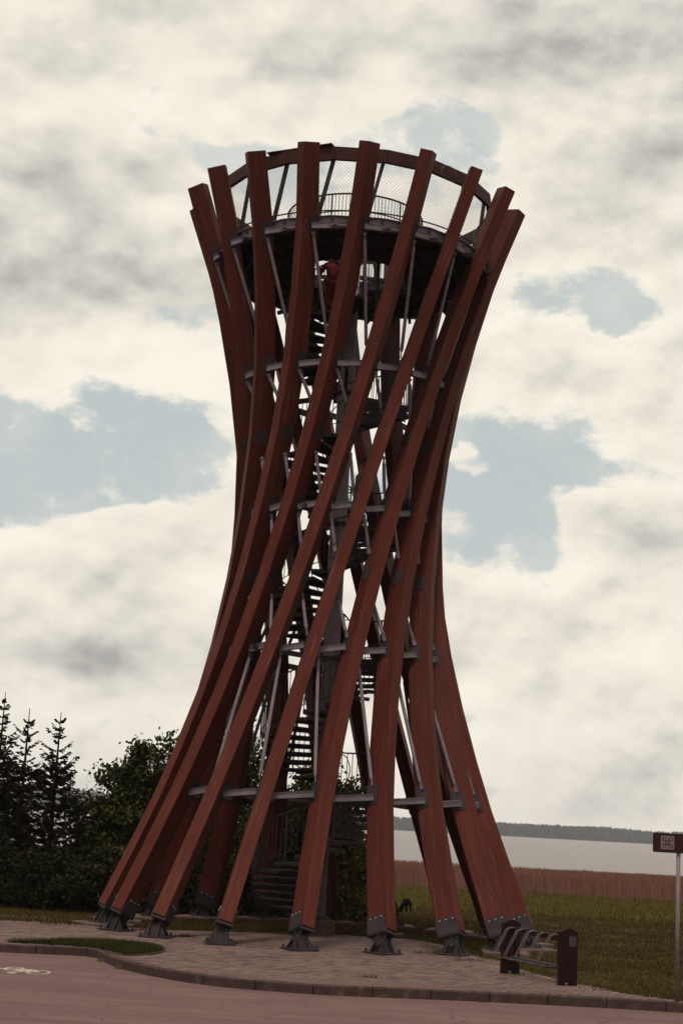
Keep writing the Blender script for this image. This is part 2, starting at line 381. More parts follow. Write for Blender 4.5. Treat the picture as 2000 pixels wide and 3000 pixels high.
shore = MB()      # far shore land strip with a low rise at the left
SX = [-4500 + i*60 for i in range(151)]
def rise(x): return 30*math.exp(-((x+640)/330)**2) + 4*noise.noise(Vector((x*.004, 3, 0)))
for x in SX:
    shore.v += [(x, 2990, -1.4), (x, 3030, .2), (x, 3400, max(1, rise(x))), (x, 4400, max(1, rise(x)))]
for i in range(len(SX)-1):
    for k in range(3): b = i*4+k; shore.face([b, b+4, b+5, b+1])
tag(shore.obj('far_shore', MEADOW), kind='structure')
fw = MB()
rng = random.Random(5)
for i in range(9000):
    x = rng.uniform(-1100, 1500); row = rng.random(); y = 3010 + row*420
    base = .2 + (max(1, rise(x)))*min(1, row*1.05)
    hgt = rng.uniform(17, 26)*(1+.15*noise.noise(Vector((x*.01, 0, 1)))); w = rng.uniform(7, 13)
    b = len(fw.v); k = 6; a0 = rng.random()*6
    rings = [(0, .75), (.35, 1.0), (.72, .72), (.93, .3)]
    for zz, rr in rings:
        for q in range(k):
            a = a0+2*PI*q/k; r_ = w*.5*rr*rng.uniform(.75, 1.2)
            fw.v.append((x+math.cos(a)*r_, y+math.sin(a)*r_, base+hgt*zz*rng.uniform(.93, 1.05)))
    fw.v.append((x, y, base+hgt))
    for r_ in range(3):
        for q in range(k): q2 = (q+1) % k; fw.face([b+r_*k+q, b+r_*k+q2, b+(r_+1)*k+q2, b+(r_+1)*k+q])
    for q in range(k): fw.face([b+3*k+q, b+3*k+(q+1) % k, b+4*k])
tag(fw.obj('far_wood', FARW), kind='stuff')

# road
kerb_pts = [(-9.5, 32.3), (-6.23, 32.12), (-4.55, 32.25), (-4.1, 31.4), (-3.53, 30.0), (-2.46, 28.55), (-1.5, 27.85), (-.36, 27.55), (.44, 27.5), (2.46, 27.74), (4.54, 27.85), (6.22, 27.78), (8.5, 27.6), (14, 27.0)]
kc = smooth_line(kerb_pts, 5)
rd = MB(); rd.prism([(-60, -40), (60, -40), (60, 26.4)] + [(x, y+.02) for x, y in reversed(kc)] + [(-9.5, 32.32), (-60, 33)], ROADZ-.15, ROADZ)
tag(rd.obj('road', ASPHALT), kind='structure')

# kerb: separate stones
kerb = MB(); 
kroot = empty('kerb'); tag(kroot, kind='structure')
dist = [0]
for a, b in zip(kc, kc[1:]): dist.append(dist[-1]+math.dist(a, b))
def kp(s):
    for i in range(len(kc)-1):
        if dist[i+1] >= s:
            t = (s-dist[i])/(dist[i+1]-dist[i]); a, b = kc[i], kc[i+1]
            d = Vector((b[0]-a[0], b[1]-a[1])).normalized(); return Vector((a[0]+(b[0]-a[0])*t, a[1]+(b[1]-a[1])*t)), Vector((-d.y, d.x))
    return Vector(kc[-1]), Vector((0, 1))
s = 0.0; KW = .14
while s < dist[-1]-1.0:
    m = MB(); e = s+.99; ns = 4; dz = random.uniform(-.005, .006); b = 0
    prof = [(0, ROADZ-.1), (0, -.018+dz), (.016, 0.003+dz), (KW, 0.003+dz), (KW, ROADZ-.1)]
    for k in range(ns+1):
        p, n_ = kp(s+.004+(e-s-.008)*k/ns)
        for o_, z in prof: q = p+n_*o_; m.v.append((q.x, q.y, z))
    P = len(prof)
    for k in range(ns):
        for q in range(P-1): m.face([k*P+q, k*P+q+1, (k+1)*P+q+1, (k+1)*P+q][::-1])
    m.face(list(range(P))); m.face([ns*P+i for i in range(P)][::-1])
    m.obj('kerbstone', KERB, kroot); s += 1.0

# pavement of concrete blocks
back = [(p[0].x, p[0].y) for p in [(kp(x*.25)[0]+kp(x*.25)[1]*(KW+.004), 0) for x in range(int(dist[-1]*4))]]
far_edge = [(-9.4, 38.6), (-7.55, 38.66), (-6.59, 38.9), (-5.89, 38.75), (-4.9, 38.4), (-3.7, 38.4), (-2.43, 38.9), (-.66, 39.6), (.39, 40.0), (1.16, 40.0), (2.25, 39.9), (2.9, 38.6), (3.2, 37), (3.49, 35.2), (3.9, 34.6), (4.03, 32.84), (4.5, 31.2), (4.85, 30.2), (5.45, 28.9), (6.2, 28.15), (7.4, 27.9)]
island = smooth_line([(-6.2, 32.55), (-5.7, 33.0), (-4.9, 33.9), (-4.1, 34.0), (-3.4, 33.5), (-3.05, 32.6), (-3.2, 31.6), (-3.55, 31.0), (-3.9, 31.35), (-4.3, 32.2), (-4.6, 32.45), (-6.2, 32.55)], 4)
pav_poly = [p for p in back if p[0] < 7.4] + far_edge[::-1]
bed = MB(); bed.prism(pav_poly, -.20, -.035)
pv = bed.obj('pavement', SAND); tag(pv, kind='structure')
cells = []
ang = R(28); ca, sa = math.cos(ang), math.sin(ang)
for i in range(-60, 300):
    for j in range(-260, 300):
        u = i*.204 + (j % 2)*.102; v_ = j*.104
        x = -2 + ca*u - sa*v_; y = 28 + sa*u + ca*v_
        if -9.4 < x < 7.3 and 26 < y < 41 and inside(x, y, pav_poly) and not inside(x, y, island): cells.append((x, y))
cells.sort(key=lambda c: (c[1] if -6 < c[0] < 6.3 else 99))
PM = Matrix.Rotation(ang, 3, 'Z')
pm = MB(); pm.box((0, 0, -.03), (.193, .093, .06), bottom=False); pmesh = pm.mesh('paver', PAVER)
for x, y in cells[:300]:
    o = bpy.data.objects.new('paver', pmesh); o.location = (x, y, random.uniform(-.003, .003)); o.rotation_euler = (random.uniform(-.01, .01), random.uniform(-.01, .01), ang); link(o, pv)
rest = MB()
for x, y in cells[300:]:
    rest.box((x, y, -.03+random.uniform(-.004, .003)), (.193, .093, .06), PM @ Matrix.Rotation(random.uniform(-.015, .015), 3, 'X'), bottom=False)
tag(rest.obj('paver_field', PAVER, pv), kind='stuff')

# edging of the grass island tip and island soil
isl = MB(); isl.prism([(x, y) for x, y in island[:-1]], -.05, -.012); tag(isl.obj('island_soil', MEADOW), kind='structure')
ed = MB()
arc = [p for p in island if p[0] > -4.2 and p[1] > 31.0]
c0 = (-4.0, 32.6)
for a, b in zip(arc, arc[1:]):
    if math.dist(a, b) < 1: ed.bar((a[0], a[1], .0), (b[0], b[1], .0), .06, .05)
tag(ed.obj('island_edging', CONC), kind='structure')

# painted bicycle symbol, lying on the road
bk = MB(); Zb = ROADZ+.004
def ringflat(m, cx, cy, rx, ry, w, n=28, z=Zb):
    b = len(m.v)
    for k in range(n):
        a = 2*PI*k/n; m.v += [(cx+rx*math.cos(a), cy+ry*math.sin(a), z), (cx+(rx-w)*math.cos(a), cy+(ry-w)*math.sin(a), z)]
    for k in range(n): k2 = (k+1) % n; m.face([b+2*k, b+2*k2, b+2*k2+1, b+2*k+1])
def strip(m, a, b_, w, z=Zb):
    a, b_ = Vector(a), Vector(b_); d = (b_-a).normalized(); n_ = Vector((-d.y, d.x))*w/2; b = len(m.v)
    for q in (a-n_, b_-n_, b_+n_, a+n_): m.v.append((q.x, q.y, z))
    m.face([b, b+1, b+2, b+3])
ringflat(bk, -4.83, 28.62, .21, .36, .055)
ringflat(bk, -5.33, 29.0, .18, .34, .06)
for a, b_ in [((-4.83, 28.62), (-4.98, 28.98)), ((-4.98, 28.98), (-5.30, 29.02)), ((-4.98, 28.98), (-5.12, 28.65)), ((-5.12, 28.65), (-5.33, 29.0)), ((-5.12, 28.65), (-4.86, 28.62)), ((-5.12, 28.62), (-5.30, 28.3)), ((-5.3, 28.3), (-5.15, 28.2)), ((-5.33, 29.0), (-5.5, 28.86)), ((-5.42, 28.9), (-5.60, 28.95)), ((-5.0, 28.95), (-5.2, 28.8))]:
    strip(bk, a, b_, .085, Zb+random.uniform(.0002, .0012))
tag(bk.obj('bicycle_marking', PAINT), 'worn white bicycle symbol painted on the road beside the kerb', 'road marking')

# ------------------------------------------------------------------ tower
AX, AY = -.0621, 39.678
NB = 18
ZL = [0, .384, 3.394, 6.806, 10.262, 13.706, 16.933, 18.661]
RL = [4.549, 4.619, 3.630, 2.918, 2.635, 2.726, 3.208, 3.629]
T0, TS = -2.6212, .27548
def rz_(z):
    for i in range(1, len(ZL)-1):
        if z <= ZL[i+1] or i == len(ZL)-2:
            break
    z0, z1 = ZL[i], ZL[i+1]; h = z1-z0; t = (z-z0)/h
    def slope(k):
        if k <= 1: return (RL[2]-RL[1])/(ZL[2]-ZL[1])*1.05
        if k >= len(ZL)-1: return (RL[-1]-RL[-2])/(ZL[-1]-ZL[-2])*1.05
        return (RL[k+1]-RL[k-1])/(ZL[k+1]-ZL[k-1])
    m0, m1 = slope(i)*h, slope(i+1)*h
    return (2*t**3-3*t*t+1)*RL[i] + (t**3-2*t*t+t)*m0 + (-2*t**3+3*t*t)*RL[i+1] + (t**3-t*t)*m1
def basis(i):
    n = R(26.79) + 2*PI/NB*i
    return Vector((math.sin(n), -math.cos(n), 0)), Vector((math.cos(n), math.sin(n), 0))
BW = .31
def depth(z): return .56 - .10*min(1, z/18)
def frame(i, z):
    """outer face centre, outward normal, sideways vector (to the right seen from outside), along vector"""
    Nn, T = basis(i)
    def C(q): return Nn*rz_(q) + T*(T0+TS*q) + Vector((AX, AY, q))
    c = C(z); al = (C(z+.05)-C(z-.05)).normalized()
    side = al.cross(Nn).normalized()
    if side.dot(T) < 0: side = -side
    out = side.cross(al).normalized()
    if out.dot(Nn) < 0: out = -out
    return c, out, side, al
tower = empty('observation_tower', (0, 0, 0))
tag(tower, 'tall hourglass lookout tower of twisted red timber beams with steel spiral stair', 'tower')
BOT, TOP = .50, 18.66
zv = [BOT, 1.9, 3.1, 4.3, 5.6, 6.9, 8.55, 10.25, 12.0, 13.7, 15.3, 16.93, TOP]
tops = {}
for i in range(NB):
    m = MB(); rows = []
    L_ = 0; prev = None
    dz = random.uniform(-.03, .03)
    for z in zv:
        c, out, side, al = frame(i, z+(dz if z == TOP else 0)); d = depth(z)
        a = c - side*BW/2; b = c + side*BW/2
        if z == BOT: sh = al*.0
        pts = [a, b, b-out*d, a-out*d]
        if prev is not None: L_ += (c-prev).length
        prev = c
        base = len(m.v); m.v += [tuple(p) for p in pts]; rows.append((base, L_, d))
    for (b0, l0, d0), (b1, l1, d1) in zip(rows, rows[1:]):
        us = [(0, BW), (BW, BW+d0), (BW+d0, 2*BW+d0), (2*BW+d0, 2*BW+2*d0)]
        for k in range(4):
            k2 = (k+1) % 4; u0, u1 = us[k]
            m.face([b0+k, b0+k2, b1+k2, b1+k], [(u0, l0), (u1, l0), (u1, l1), (u0, l1)])
    m.face([3, 2, 1, 0], [(0, 0), (.3, 0), (.3, .1), (0, .1)])
    b = rows[-1][0]; m.face([b, b+1, b+2, b+3], [(0, 0), (.3, 0), (.3, .1), (0, .1)])
    beam = m.obj('timber_beam', WOOD, tower)
    bev = beam.modifiers.new('bevel', 'BEVEL'); bev.width = .012; bev.segments = 1; bev.limit_method = 'ANGLE'; bev.angle_limit = R(50)
    # shoe: side plates, taper, bolts
    sh = MB(); bo = MB()
    c0, out, side, al = frame(i, .78); c1, *_ = frame(i, BOT-.06)
    d = depth(.7)
    for sgn in (-1, 1):
        x0 = side*(BW/2+.004)*sgn; x1 = side*(BW/2+.018)*sgn
        q = []
        for x in (x0, x1):
            q += [c1+x-out*.03, c1+x-out*(d+.0), c0+x-out*(d+.0)+al*.06, c0+x-out*.10+al*.06]
        sh.hexa(q)
        for k in range(3):
            p = c0 + side*(BW/2+.022)*sgn - out*(.15+.15*k) - al*.0
            bo = MB(); bo.tube([p-side*.006*sgn, p+side*.018*sgn], .017, 6); bo.obj('bolt', BOLT, beam)
    # end plate + tapered nose to the pin
    piv = frame(i, .27)[0]-out*.28; Nn, T = basis(i)
    ce = c1-out*d/2
    top4 = [ce-side*(BW/2+.018)-out*(d/2), ce+side*(BW/2+.018)-out*(d/2), ce+side*(BW/2+.018)+out*(d/2-.03), ce-side*(BW/2+.018)+out*(d/2-.03)]
    up4 = [p+al*.055 for p in top4]
    sh.hexa(top4+up4)
    for sgn in (-.5, .5):
        o_ = side*.16*sgn
        lo = [piv+o_-out*.09-side*.012, piv+o_-out*.09+side*.012, piv+o_+out*.09+side*.012, piv+o_+out*.09-side*.012]
        hi = [ce+o_*1.3-out*.24-side*.012, ce+o_*1.3-out*.24+side*.012, ce+o_*1.3+out*.22+side*.012, ce+o_*1.3+out*.22-side*.012]
        sh.hexa(lo+hi)
    nose = [piv-side*.11-out*.02, piv+side*.11-out*.02, piv+side*.11+out*.02, piv-side*.11+out*.02]
    sh.hexa(nose+[ce-side*.17-out*.02, ce+side*.17-out*.02, ce+side*.17+out*.02, ce-side*.17+out*.02])
    sh.tube([piv-side*.17, piv+side*.17], .05, 10)
    shoe = sh.obj('steel_shoe', STEEL_D, beam)
    # foot bracket on the ground: base plate, gussets
    fb = MB(); px, py = piv.x, piv.y
    MM = Matrix((( T.x, Nn.x, 0), (T.y, Nn.y, 0), (0, 0, 1)))
    onpav = i in (-4 % NB, -3 % NB, 14, 15, 16, 17, 0, 1, 2)
    zb = .012 if i in (15, 16, 17, 0, 1, 2) else .06
    if i in (16, 17, 0, 1, 2): zb = .012
    fb.box((px, py, zb+.012), (.66, .60, .024), MM)
    for sgn in (-1, 1):
        for tx in (-.11, .11):
            o_ = T*tx
            a_ = Vector((px, py, zb+.024))+o_
            lo = [a_-Nn*.26-T*.010, a_-Nn*.26+T*.010, a_+Nn*.26+T*.010, a_+Nn*.26-T*.010]
            hh = .30
            hi = [Vector((p.x, p.y, 0))*0+(a_+Nn*f*.09+T*g_+Vector((0, 0, hh))) for f, g_ in ((-1, -.010), (-1, .010), (1, .010), (1, -.010))]
            if sgn == 1: fb.hexa(lo+hi)
        a_ = Vector((px, py, zb+.024))+Nn*.13*sgn
        lo = [a_-T*.27-Nn*.008, a_+T*.27-Nn*.008, a_+T*.27+Nn*.008, a_-T*.27+Nn*.008]
        up = Vector((0, 0, .27)); a2 = Vector((px, py, zb+.024))+Nn*.07*sgn+up
        fb.hexa(lo+[a2-T*.12-Nn*.008, a2+T*.12-Nn*.008, a2+T*.12+Nn*.008, a2-T*.12+Nn*.008])
    for sx in (-.27, .27):
        for sy in (-.24, .24):
            p = Vector((px, py, zb+.02))+T*sx+Nn*sy; fb.tube([p, p+Vector((0, 0, .075))], .028, 6)
    fb.obj('foot_bracket', STEEL_D, tower)
    # concrete footing where the beam stands outside the paving
    if zb > .02:
        ft = MB(); ft.box((px+Nn.x*.05, py+Nn.y*.05, -.07), (1.2, 1.05, .25), MM); f_ = ft.obj('concrete_footing', CONC_T, tower)
        bv = f_.modifiers.new('bevel', 'BEVEL'); bv.width = .02; bv.segments = 1
    # node plates at the rings, splice plates between them
    for z in (3.394, 6.806, 10.262, 13.706, 16.85):
        c, out, side, al = frame(i, z); d = depth(z); pl = MB()
        for sgn in (-1, 1):
            ctr = c + side*(BW/2+.009)*sgn - out*(d-.16)
            M3 = Matrix((side, out, al)).transposed()
            pl.box(ctr, (.018, .30, .46), M3)
            for by in (-.10, .10):
                for bz in (-.17, .17):
                    p = ctr+out*by+al*bz+side*.008*sgn; pl.tube([p, p+side*.018*sgn], .016, 6)
        pl.obj('node_plate', STEEL_D, beam)
    for z in (5.35, 8.55, 12.0):
        c, out, side, al = frame(i, z); d = depth(z); pl = MB()
        for sgn in (-1, 1):
            ctr = c + side*(BW/2+.006)*sgn - out*d*.55
            M3 = Matrix((side, out, al)).transposed()
            pl.box(ctr, (.012, .30, .36), M3)
        if z > 6: pl.obj('splice_plate', STEEL_D, beam)

def node(i, z, sgn, inset=.17, off=.05):
    c, out, side, al = frame(i % NB, z); d = depth(z)
    return c + side*(BW/2+off)*sgn - out*(d-inset)
# rings, bar by bar
for z in (3.394, 6.806, 10.262, 13.706, 16.88):
    for i in range(NB):
        a = node(i, z-.07, 1, .20, .012); b = node(i+1, z-.07, -1, .20, .012); m = MB()
        m.bar(a, b, .11, .13)
        m.bar(a+Vector((0, 0, .069)), b+Vector((0, 0, .069)), .15, .010)
        m.obj('ring_bar', STEEL, tower)
# brace pipes between neighbouring beams
def pipe(a, b):
    a, b = Vector(a), Vector(b); d = (b-a).normalized(); m = MB()
    m.tube([a+d*.10, a+d*.16, b-d*.16, b-d*.10], [.026, .043, .043, .026], 10)
    m.bar(a-d*.05, a+d*.13, .016, .09); m.bar(b-d*.13, b+d*.05, .016, .09)
    m.tube([a-d.orthogonal().normalized()*.04, a+d.orthogonal().normalized()*.04], .028, 8)
    m.obj('brace_pipe', STEEL, tower, smooth=False)
for i in range(NB):
    pipe(node(i, 6.64, 1), node(i+1, 3.62, -1))
    pipe(node(i, 16.65, 1), node(i+1, 13.95, -1))
    for z0, z1 in ((6.806, 10.262), (10.262, 13.706)):
        pipe(node(i, z1-.22, 1), node(i+1, z1-1.18, -1))
        pipe(node(i, z0+1.25, 1), node(i+1, z0+.20, -1))

# central column
m = MB(); m.tube([(AX, AY, .35), (AX, AY, 17.0)], .21, 24, cap=True); cc = m.obj('central_column', STEEL, tower, smooth=True)
for z in (.38, 3.3, 6.7, 10.15, 13.6): m = MB(); m.tube([(AX, AY, z), (AX, AY, z+.06)], .30, 16); m.obj('column_flange', STEEL_D, tower)
m = MB(); oc = [(AX+.48*math.cos(R(22.5+45*k)), AY+.48*math.sin(R(22.5+45*k))) for k in range(8)]
m.prism(oc, -.1, .36); bs = m.obj('column_base', CONC, tower); bv = bs.modifiers.new('bevel', 'BEVEL'); bv.width = .03

# spiral stair ; azimuth measured at the front (towards -Y), growing to the right
def pol(az, r, z): a = R(az); return Vector((AX+r*math.sin(a), AY-r*math.cos(a), z))
RO = 1.62; STEPS = 18; LAND0, LAND1 = 128, 170
def wedge(az0, az1, z, th, r0=.19, r1=RO, n=3):
    m = MB(); b = 0
    A = [az0+(az1-az0)*k/n for k in range(n+1)]
    for zz in (z-th, z):
        for a in A: m.v.append(tuple(pol(a, r0, zz)))
        for a in reversed(A): m.v.append(tuple(pol(a, r1, zz)))
    q = 2*(n+1)
    m.face(list(range(q))[::-1]); m.face(list(range(q, 2*q)))
    for k in range(q): m.face([k, (k+1) % q, q+(k+1) % q, q+k])
    return m
tread_list = []
P1 = 3.42; span = 360-(LAND1-LAND0)
nst = 18; rise_ = P1/nst; step = span/(nst-1)
for lev in range(5):
    zt = lev*P1
    for k in range(1, nst):
        az = LAND1-360 + (k-1)*step + (360*lev*0)
        z = zt + k*rise_
        m = wedge(az, az+step+3, z, .045)
        # folded front lip and edge
        m.bar(pol(az, .2, z-.06), pol(az, RO, z-.06), .012, .11)
        m.bar(pol(az+step+3, RO, z-.04), pol(az, RO, z-.04), .012, .09)
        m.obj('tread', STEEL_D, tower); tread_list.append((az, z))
    if lev < 4:
        zl = (lev+1)*P1
        m = wedge(LAND0, LAND1+3, zl, .06, n=5)
        m.bar(pol(LAND0, .2, zl-.12), pol(LAND0, RO, zl-.12), .03, .18); m.bar(pol(LAND1, .2, zl-.12), pol(LAND1, RO, zl-.12), .03, .18)
        m.bar(pol(149, .2, zl-.14), pol(149, 3.0 if lev in (1, 2) else 3.4, zl-.14), .08, .14)
        m.obj('landing', STEEL_D, tower)
        for aa in (-60, 60, 175):
            t_ = MB(); zz = ZL[lev+2]; rr = {0: 3.9, 1: 2.95, 2: 2.55, 3: 2.6}[lev]
            t_.bar(pol(aa+20*lev, .22, zz-.12), pol(aa+20*lev, rr, zz-.12), .09, .12); t_.obj('tie_beam', STEEL_D, tower)
# outer railing per storey: helical handrail, lower rail, posts, balusters
def stair_z(u):       # u: total azimuth from stair start (0..), per level 360
    lev = int(u//360); w = u-lev*360
    if w <= span: return lev*P1 + rise_ + w/step*rise_
    return (lev+1)*P1
def paz(u): return LAND1-360+u
for lev in range(5):
    m = MB(); rr = RO+.03
    us = [lev*360+k*6 for k in range(0, 61)] if lev < 4 else [lev*360+k*6 for k in range(0, 53)]
    m.tube([pol(paz(u), rr, min(stair_z(u), 17.1)+1.05) for u in us], .021, 6)
    m.tube([pol(paz(u), rr, min(stair_z(u), 17.1)+.10) for u in us], .012, 5)
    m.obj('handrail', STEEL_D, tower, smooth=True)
    m = MB()
    for k in range(0, len(us)*6, 5):
        u = us[0]+k
        if u > us[-1]: break
        z = min(stair_z(u), 17.1); th = (.022 if (k//5) % 8 == 0 else .011)
        m.tube([pol(paz(u), rr, z+(-.08 if th > .02 else .1)), pol(paz(u), rr, z+1.04)], th, 5, cap=False)
    tag(m.obj('balustrade', STEEL_D, tower), kind='stuff')

# inner hand rail near column
m = MB(); m.tube([pol(paz(u), .62, min(stair_z(u), 17.1)+.95) for u in range(0, 1790, 12)], .014, 5); m.obj('inner_handrail', STEEL_D, tower, smooth=True)

# top deck
ZD = 17.10; RD = 3.46; RH = 1.42
def seg_az(k): return 11+20*k
rimm = MB()
for k in range(NB):
    a0, a1 = seg_az(k)+.25, seg_az(k+1)-.25
    m = MB(); p = [pol(a0, RH, 0), pol(a0, RD, 0), pol(a1, RD, 0), pol(a1, RH, 0)]
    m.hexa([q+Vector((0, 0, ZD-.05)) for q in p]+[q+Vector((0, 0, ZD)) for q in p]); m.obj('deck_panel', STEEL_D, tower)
    m = MB(); m.bar(pol(seg_az(k), RH-.04, ZD-.16), pol(seg_az(k), RD+.10, ZD-.16), .08, .20); m.obj('deck_joist', STEEL_D, tower)
    m = MB(); m.bar(pol(seg_az(k), RD+.05, ZD-.13), pol(seg_az(k+1), RD+.05, ZD-.13), .05, .26); m.bar(pol(seg_az(k), RD+.085, ZD-.005), pol(seg_az(k+1), RD+.085, ZD-.005), .14, .014); m.bar(pol(seg_az(k), RD+.085, ZD-.255), pol(seg_az(k+1), RD+.085, ZD-.255), .14, .014); m.obj('deck_rim', STEEL, tower)
    for rr, nm in ((2.1, 'deck_purlin'), (2.8, 'deck_purlin'), (RH, 'deck_purlin')):
        m = MB(); m.bar(pol(seg_az(k)+1, rr, ZD-.33 if rr > RH else ZD-.15), pol(seg_az(k+1)-1, rr, ZD-.33 if rr > RH else ZD-.15), .07, .14 if rr > RH else .26); m.obj(nm, STEEL_D, tower)
    # bracket from rim to the beam ring
    m = MB(); a = seg_az(k); m.bar(pol(a, RD, ZD-.30), pol(a+2, 3.75, ZD-.34), .08, .10); m.obj('deck_bracket', STEEL_D, tower)
    # low outer guard rail
# hangers beside the last flight and spokes from the column to the deck
for a in (-37, 22, 142, 215):
    m = MB(); m.tube([pol(a, 1.74, 14.2), pol(a, 1.74, ZD-.2)], .05, 8); m.obj('hanger_post', STEEL_D, tower)
for a in (100, 160, 260, 340):
    m = MB(); m.bar(pol(a, .22, ZD-.27), pol(a, RH, ZD-.27), .06, .10); m.obj('deck_spoke', STEEL_D, tower)
def ringrail(name, r, z, rad, n=72, a0=0, a1=360):
    m = MB(); m.tube([pol(a0+(a1-a0)*k/n, r, z) for k in range(n+1)], rad, 6, cap=False); return m.obj(name, STEEL_D, tower, smooth=True)
ringrail('kick_rail', 3.5, 17.26, .018)
# railing round the stair well, standing on a raised kerb
ringrail('well_rail', 1.78, 18.42, .024, 60, -110, 190)
ringrail('well_rail', 1.78, 17.95, .016, 60, -110, 190)
ringrail('well_rail', 1.78, 17.30, .016, 60, -110, 190)
m = MB()
for k in range(0, 101):
    a = -110+3*k; th = .022 if k % 10 == 0 else .008
    m.tube([pol(a, 1.78, ZD), pol(a, 1.78, 18.42)], th, 5, cap=False)
tag(m.obj('well_balustrade', STEEL_D, tower), kind='stuff')
# crown ring of timber planks on leaning posts
ZR = 18.86; RR = 3.6
for k in range(NB):
    a, b = pol(seg_az(k), RR, ZR-.165), pol(seg_az(k+1), RR, ZR-.165)
    d = (b-a).normalized(); x = Vector((d.y, -d.x, 0)); L_ = (b-a).length
    m = MB(); base = 0
    q = [a-x*.05-Vector((0, 0, .165)), a+x*.05-Vector((0, 0, .165)), a+x*.05+Vector((0, 0, .165)), a-x*.05+Vector((0, 0, .165))]
    q2 = [p+(b-a) for p in q]; m.v = [tuple(p) for p in q+q2]
    for kk in range(4):
        k2 = (kk+1) % 4; w_ = .33 if kk % 2 else .10
        m.face([kk, k2, 4+k2, 4+kk], [(0, 0), (w_, 0), (w_, L_), (0, L_)])
    m.face([3, 2, 1, 0]); m.face([4, 5, 6, 7])
    m.obj('crown_plank', WOOD_RING, tower)
    m = MB(); m.bar(pol(seg_az(k)-6.2, RD+.02, ZD-.02), pol(seg_az(k), RR-.09, ZR-.05), .07, .09); m.obj('crown_post', STEEL_D, tower)
    m = MB(); ca_, cb_ = seg_az(k), seg_az(k+1)
    for q in range(1, 2): pass
m = MB(); m.bar(pol(-38, RR+.02, ZR+.025), pol(-10, RR+.02, ZR+.05), .22, .02); m.obj('cover_board', WOOD_RING, tower)
# wire net between deck and crown
m = MB(); STEPN = 1.4
def netp(az, t): return pol(az, 3.50+(RR-.07-3.50)*t, 17.12+(ZR-.33-17.12)*t)
nn = int(360/STEPN)
for k in range(nn):
    for sgn in (-1, 1):
        a = k*360/nn; dd = 20*sgn
        m.tube([netp(a+dd*t/4, t/4) for t in range(5)], .0027, 3, cap=False)
tag(m.obj('wire_net', STEEL, tower), kind='stuff')
# small stay loop hanging on the crown at the right
m = MB(); m.tube([pol(38+4*math.cos(t/14*2*PI), RR+.09, 18.62+.20*math.sin(t/14*2*PI)) for t in range(13)], .006, 4); m.obj('cable_loop', STEEL, tower)

# ------------------------------------------------------------------ loose concrete blocks on the grass
def block(name, loc, size, rz, label, group=None):
    m = MB(); m.box((0, 0, size[2]/2), size); o = m.obj(name, CONC_T); o.location = loc; o.rotation_euler = (R(random.uniform(-2, 2)), R(random.uniform(-2, 2)), R(rz))
    b = o.modifiers.new('bevel', 'BEVEL'); b.width = .015; tag(o, label, 'concrete block', group)
block('concrete_slab', (1.75, 40.7, -.03), (.75, .5, .09), 8, 'flat pale concrete slab lying on the paving edge behind the front beams')
block('concrete_slab', (1.40, 35.9, -.03), (.001+.4, .3, .05), 20, 'small broken slab flush with the paving between two beam feet')

# ------------------------------------------------------------------ bicycle rack
ra, rb = Vector((3.74, 31.75, -.02)), Vector((4.56, 29.85, -.02))
rack = empty('bicycle_rack', (0, 0, 0)); tag(rack, 'dark wooden bicycle rack with five wire wheel holders at the paving edge', 'bicycle rack')
d = (rb-ra).normalized(); nrm = Vector((d.y, -d.x, 0)); 
if nrm.x > 0: nrm = -nrm
zup = Vector((0, 0, 1))
for pz, far in ((ra, True), (rb, False)):
    for w0, w1, leg in ((-.185, -.065, .0), (-.055, .055, .07), (.065, .185, .0)):
        m = MB(); prof = []
        for x in (w0, w1): prof.append(x)
        top = lambda x: 1.04 - abs(x)*.42
        b = 0
        for t in (-.055, .055):
            o_ = pz + d*t
            mid = 0.0 if w0 < 0 < w1 else (w0+w1)/2
            for x, z in ((w0, leg), (w1, leg), (w1, top(w1)), (mid, top(mid)), (w0, top(w0))):
                m.v.append(tuple(o_+nrm*(-x)+zup*z))
        m.face([0, 1, 2, 3, 4]); m.face([9, 8, 7, 6, 5])
        for k in range(5): m.face([k, 5+k, 5+(k+1) % 5, (k+1) % 5])
        m.obj('post_board', DARKWOOD, rack)
    m = MB(); m.bar(pz-nrm*.19+d*.0+zup*.55, pz+nrm*.19+zup*.55, .012, .10); m.bar(pz+nrm*.20+zup*-.02, pz+nrm*.20+zup*.36, .03, .03, Vector((0, 1, 0))); m.obj('post_cleat', STEEL_D, rack)
m = MB(); c_ = rb-d*-.063+zup*.83; M3 = Matrix((nrm, d, zup)).transposed(); m.box(rb+d*.060+zup*.80-nrm*.07, (.15, .008, .18), M3); m.obj('label_plate', LABEL, rack)
m = MB(); m.bar(ra+zup*.87, rb+zup*.82, .05, .10); m.obj('upper_rail', DARKWOOD, rack)
m = MB(); m.bar(ra+zup*.30, rb+zup*.30, .09, .07); m.bar(ra+zup*.342, rb+zup*.342, .10, .012); m.obj('lower_rail', STEEL_D, rack)
for k in range(5):
    p = ra+(rb-ra)*(.10+.19*k); m = MB()
    for s_ in (-.035, .035):
        q = p+d*s_
        m.tube([q+zup*.88+nrm*.02, q+zup*.90+nrm*.10, q+zup*.87+nrm*.20, q+zup*.42+nrm*.46, q+zup*.36+nrm*.47, q+zup*.33+nrm*.40, q+zup*.32+nrm*.04], .0095, 6)
    m.tube([p-d*.035+zup*.36+nrm*.47, p+d*.035+zup*.36+nrm*.47], .0095, 6)
    m.obj('wheel_holder', GALV, rack, smooth=True)

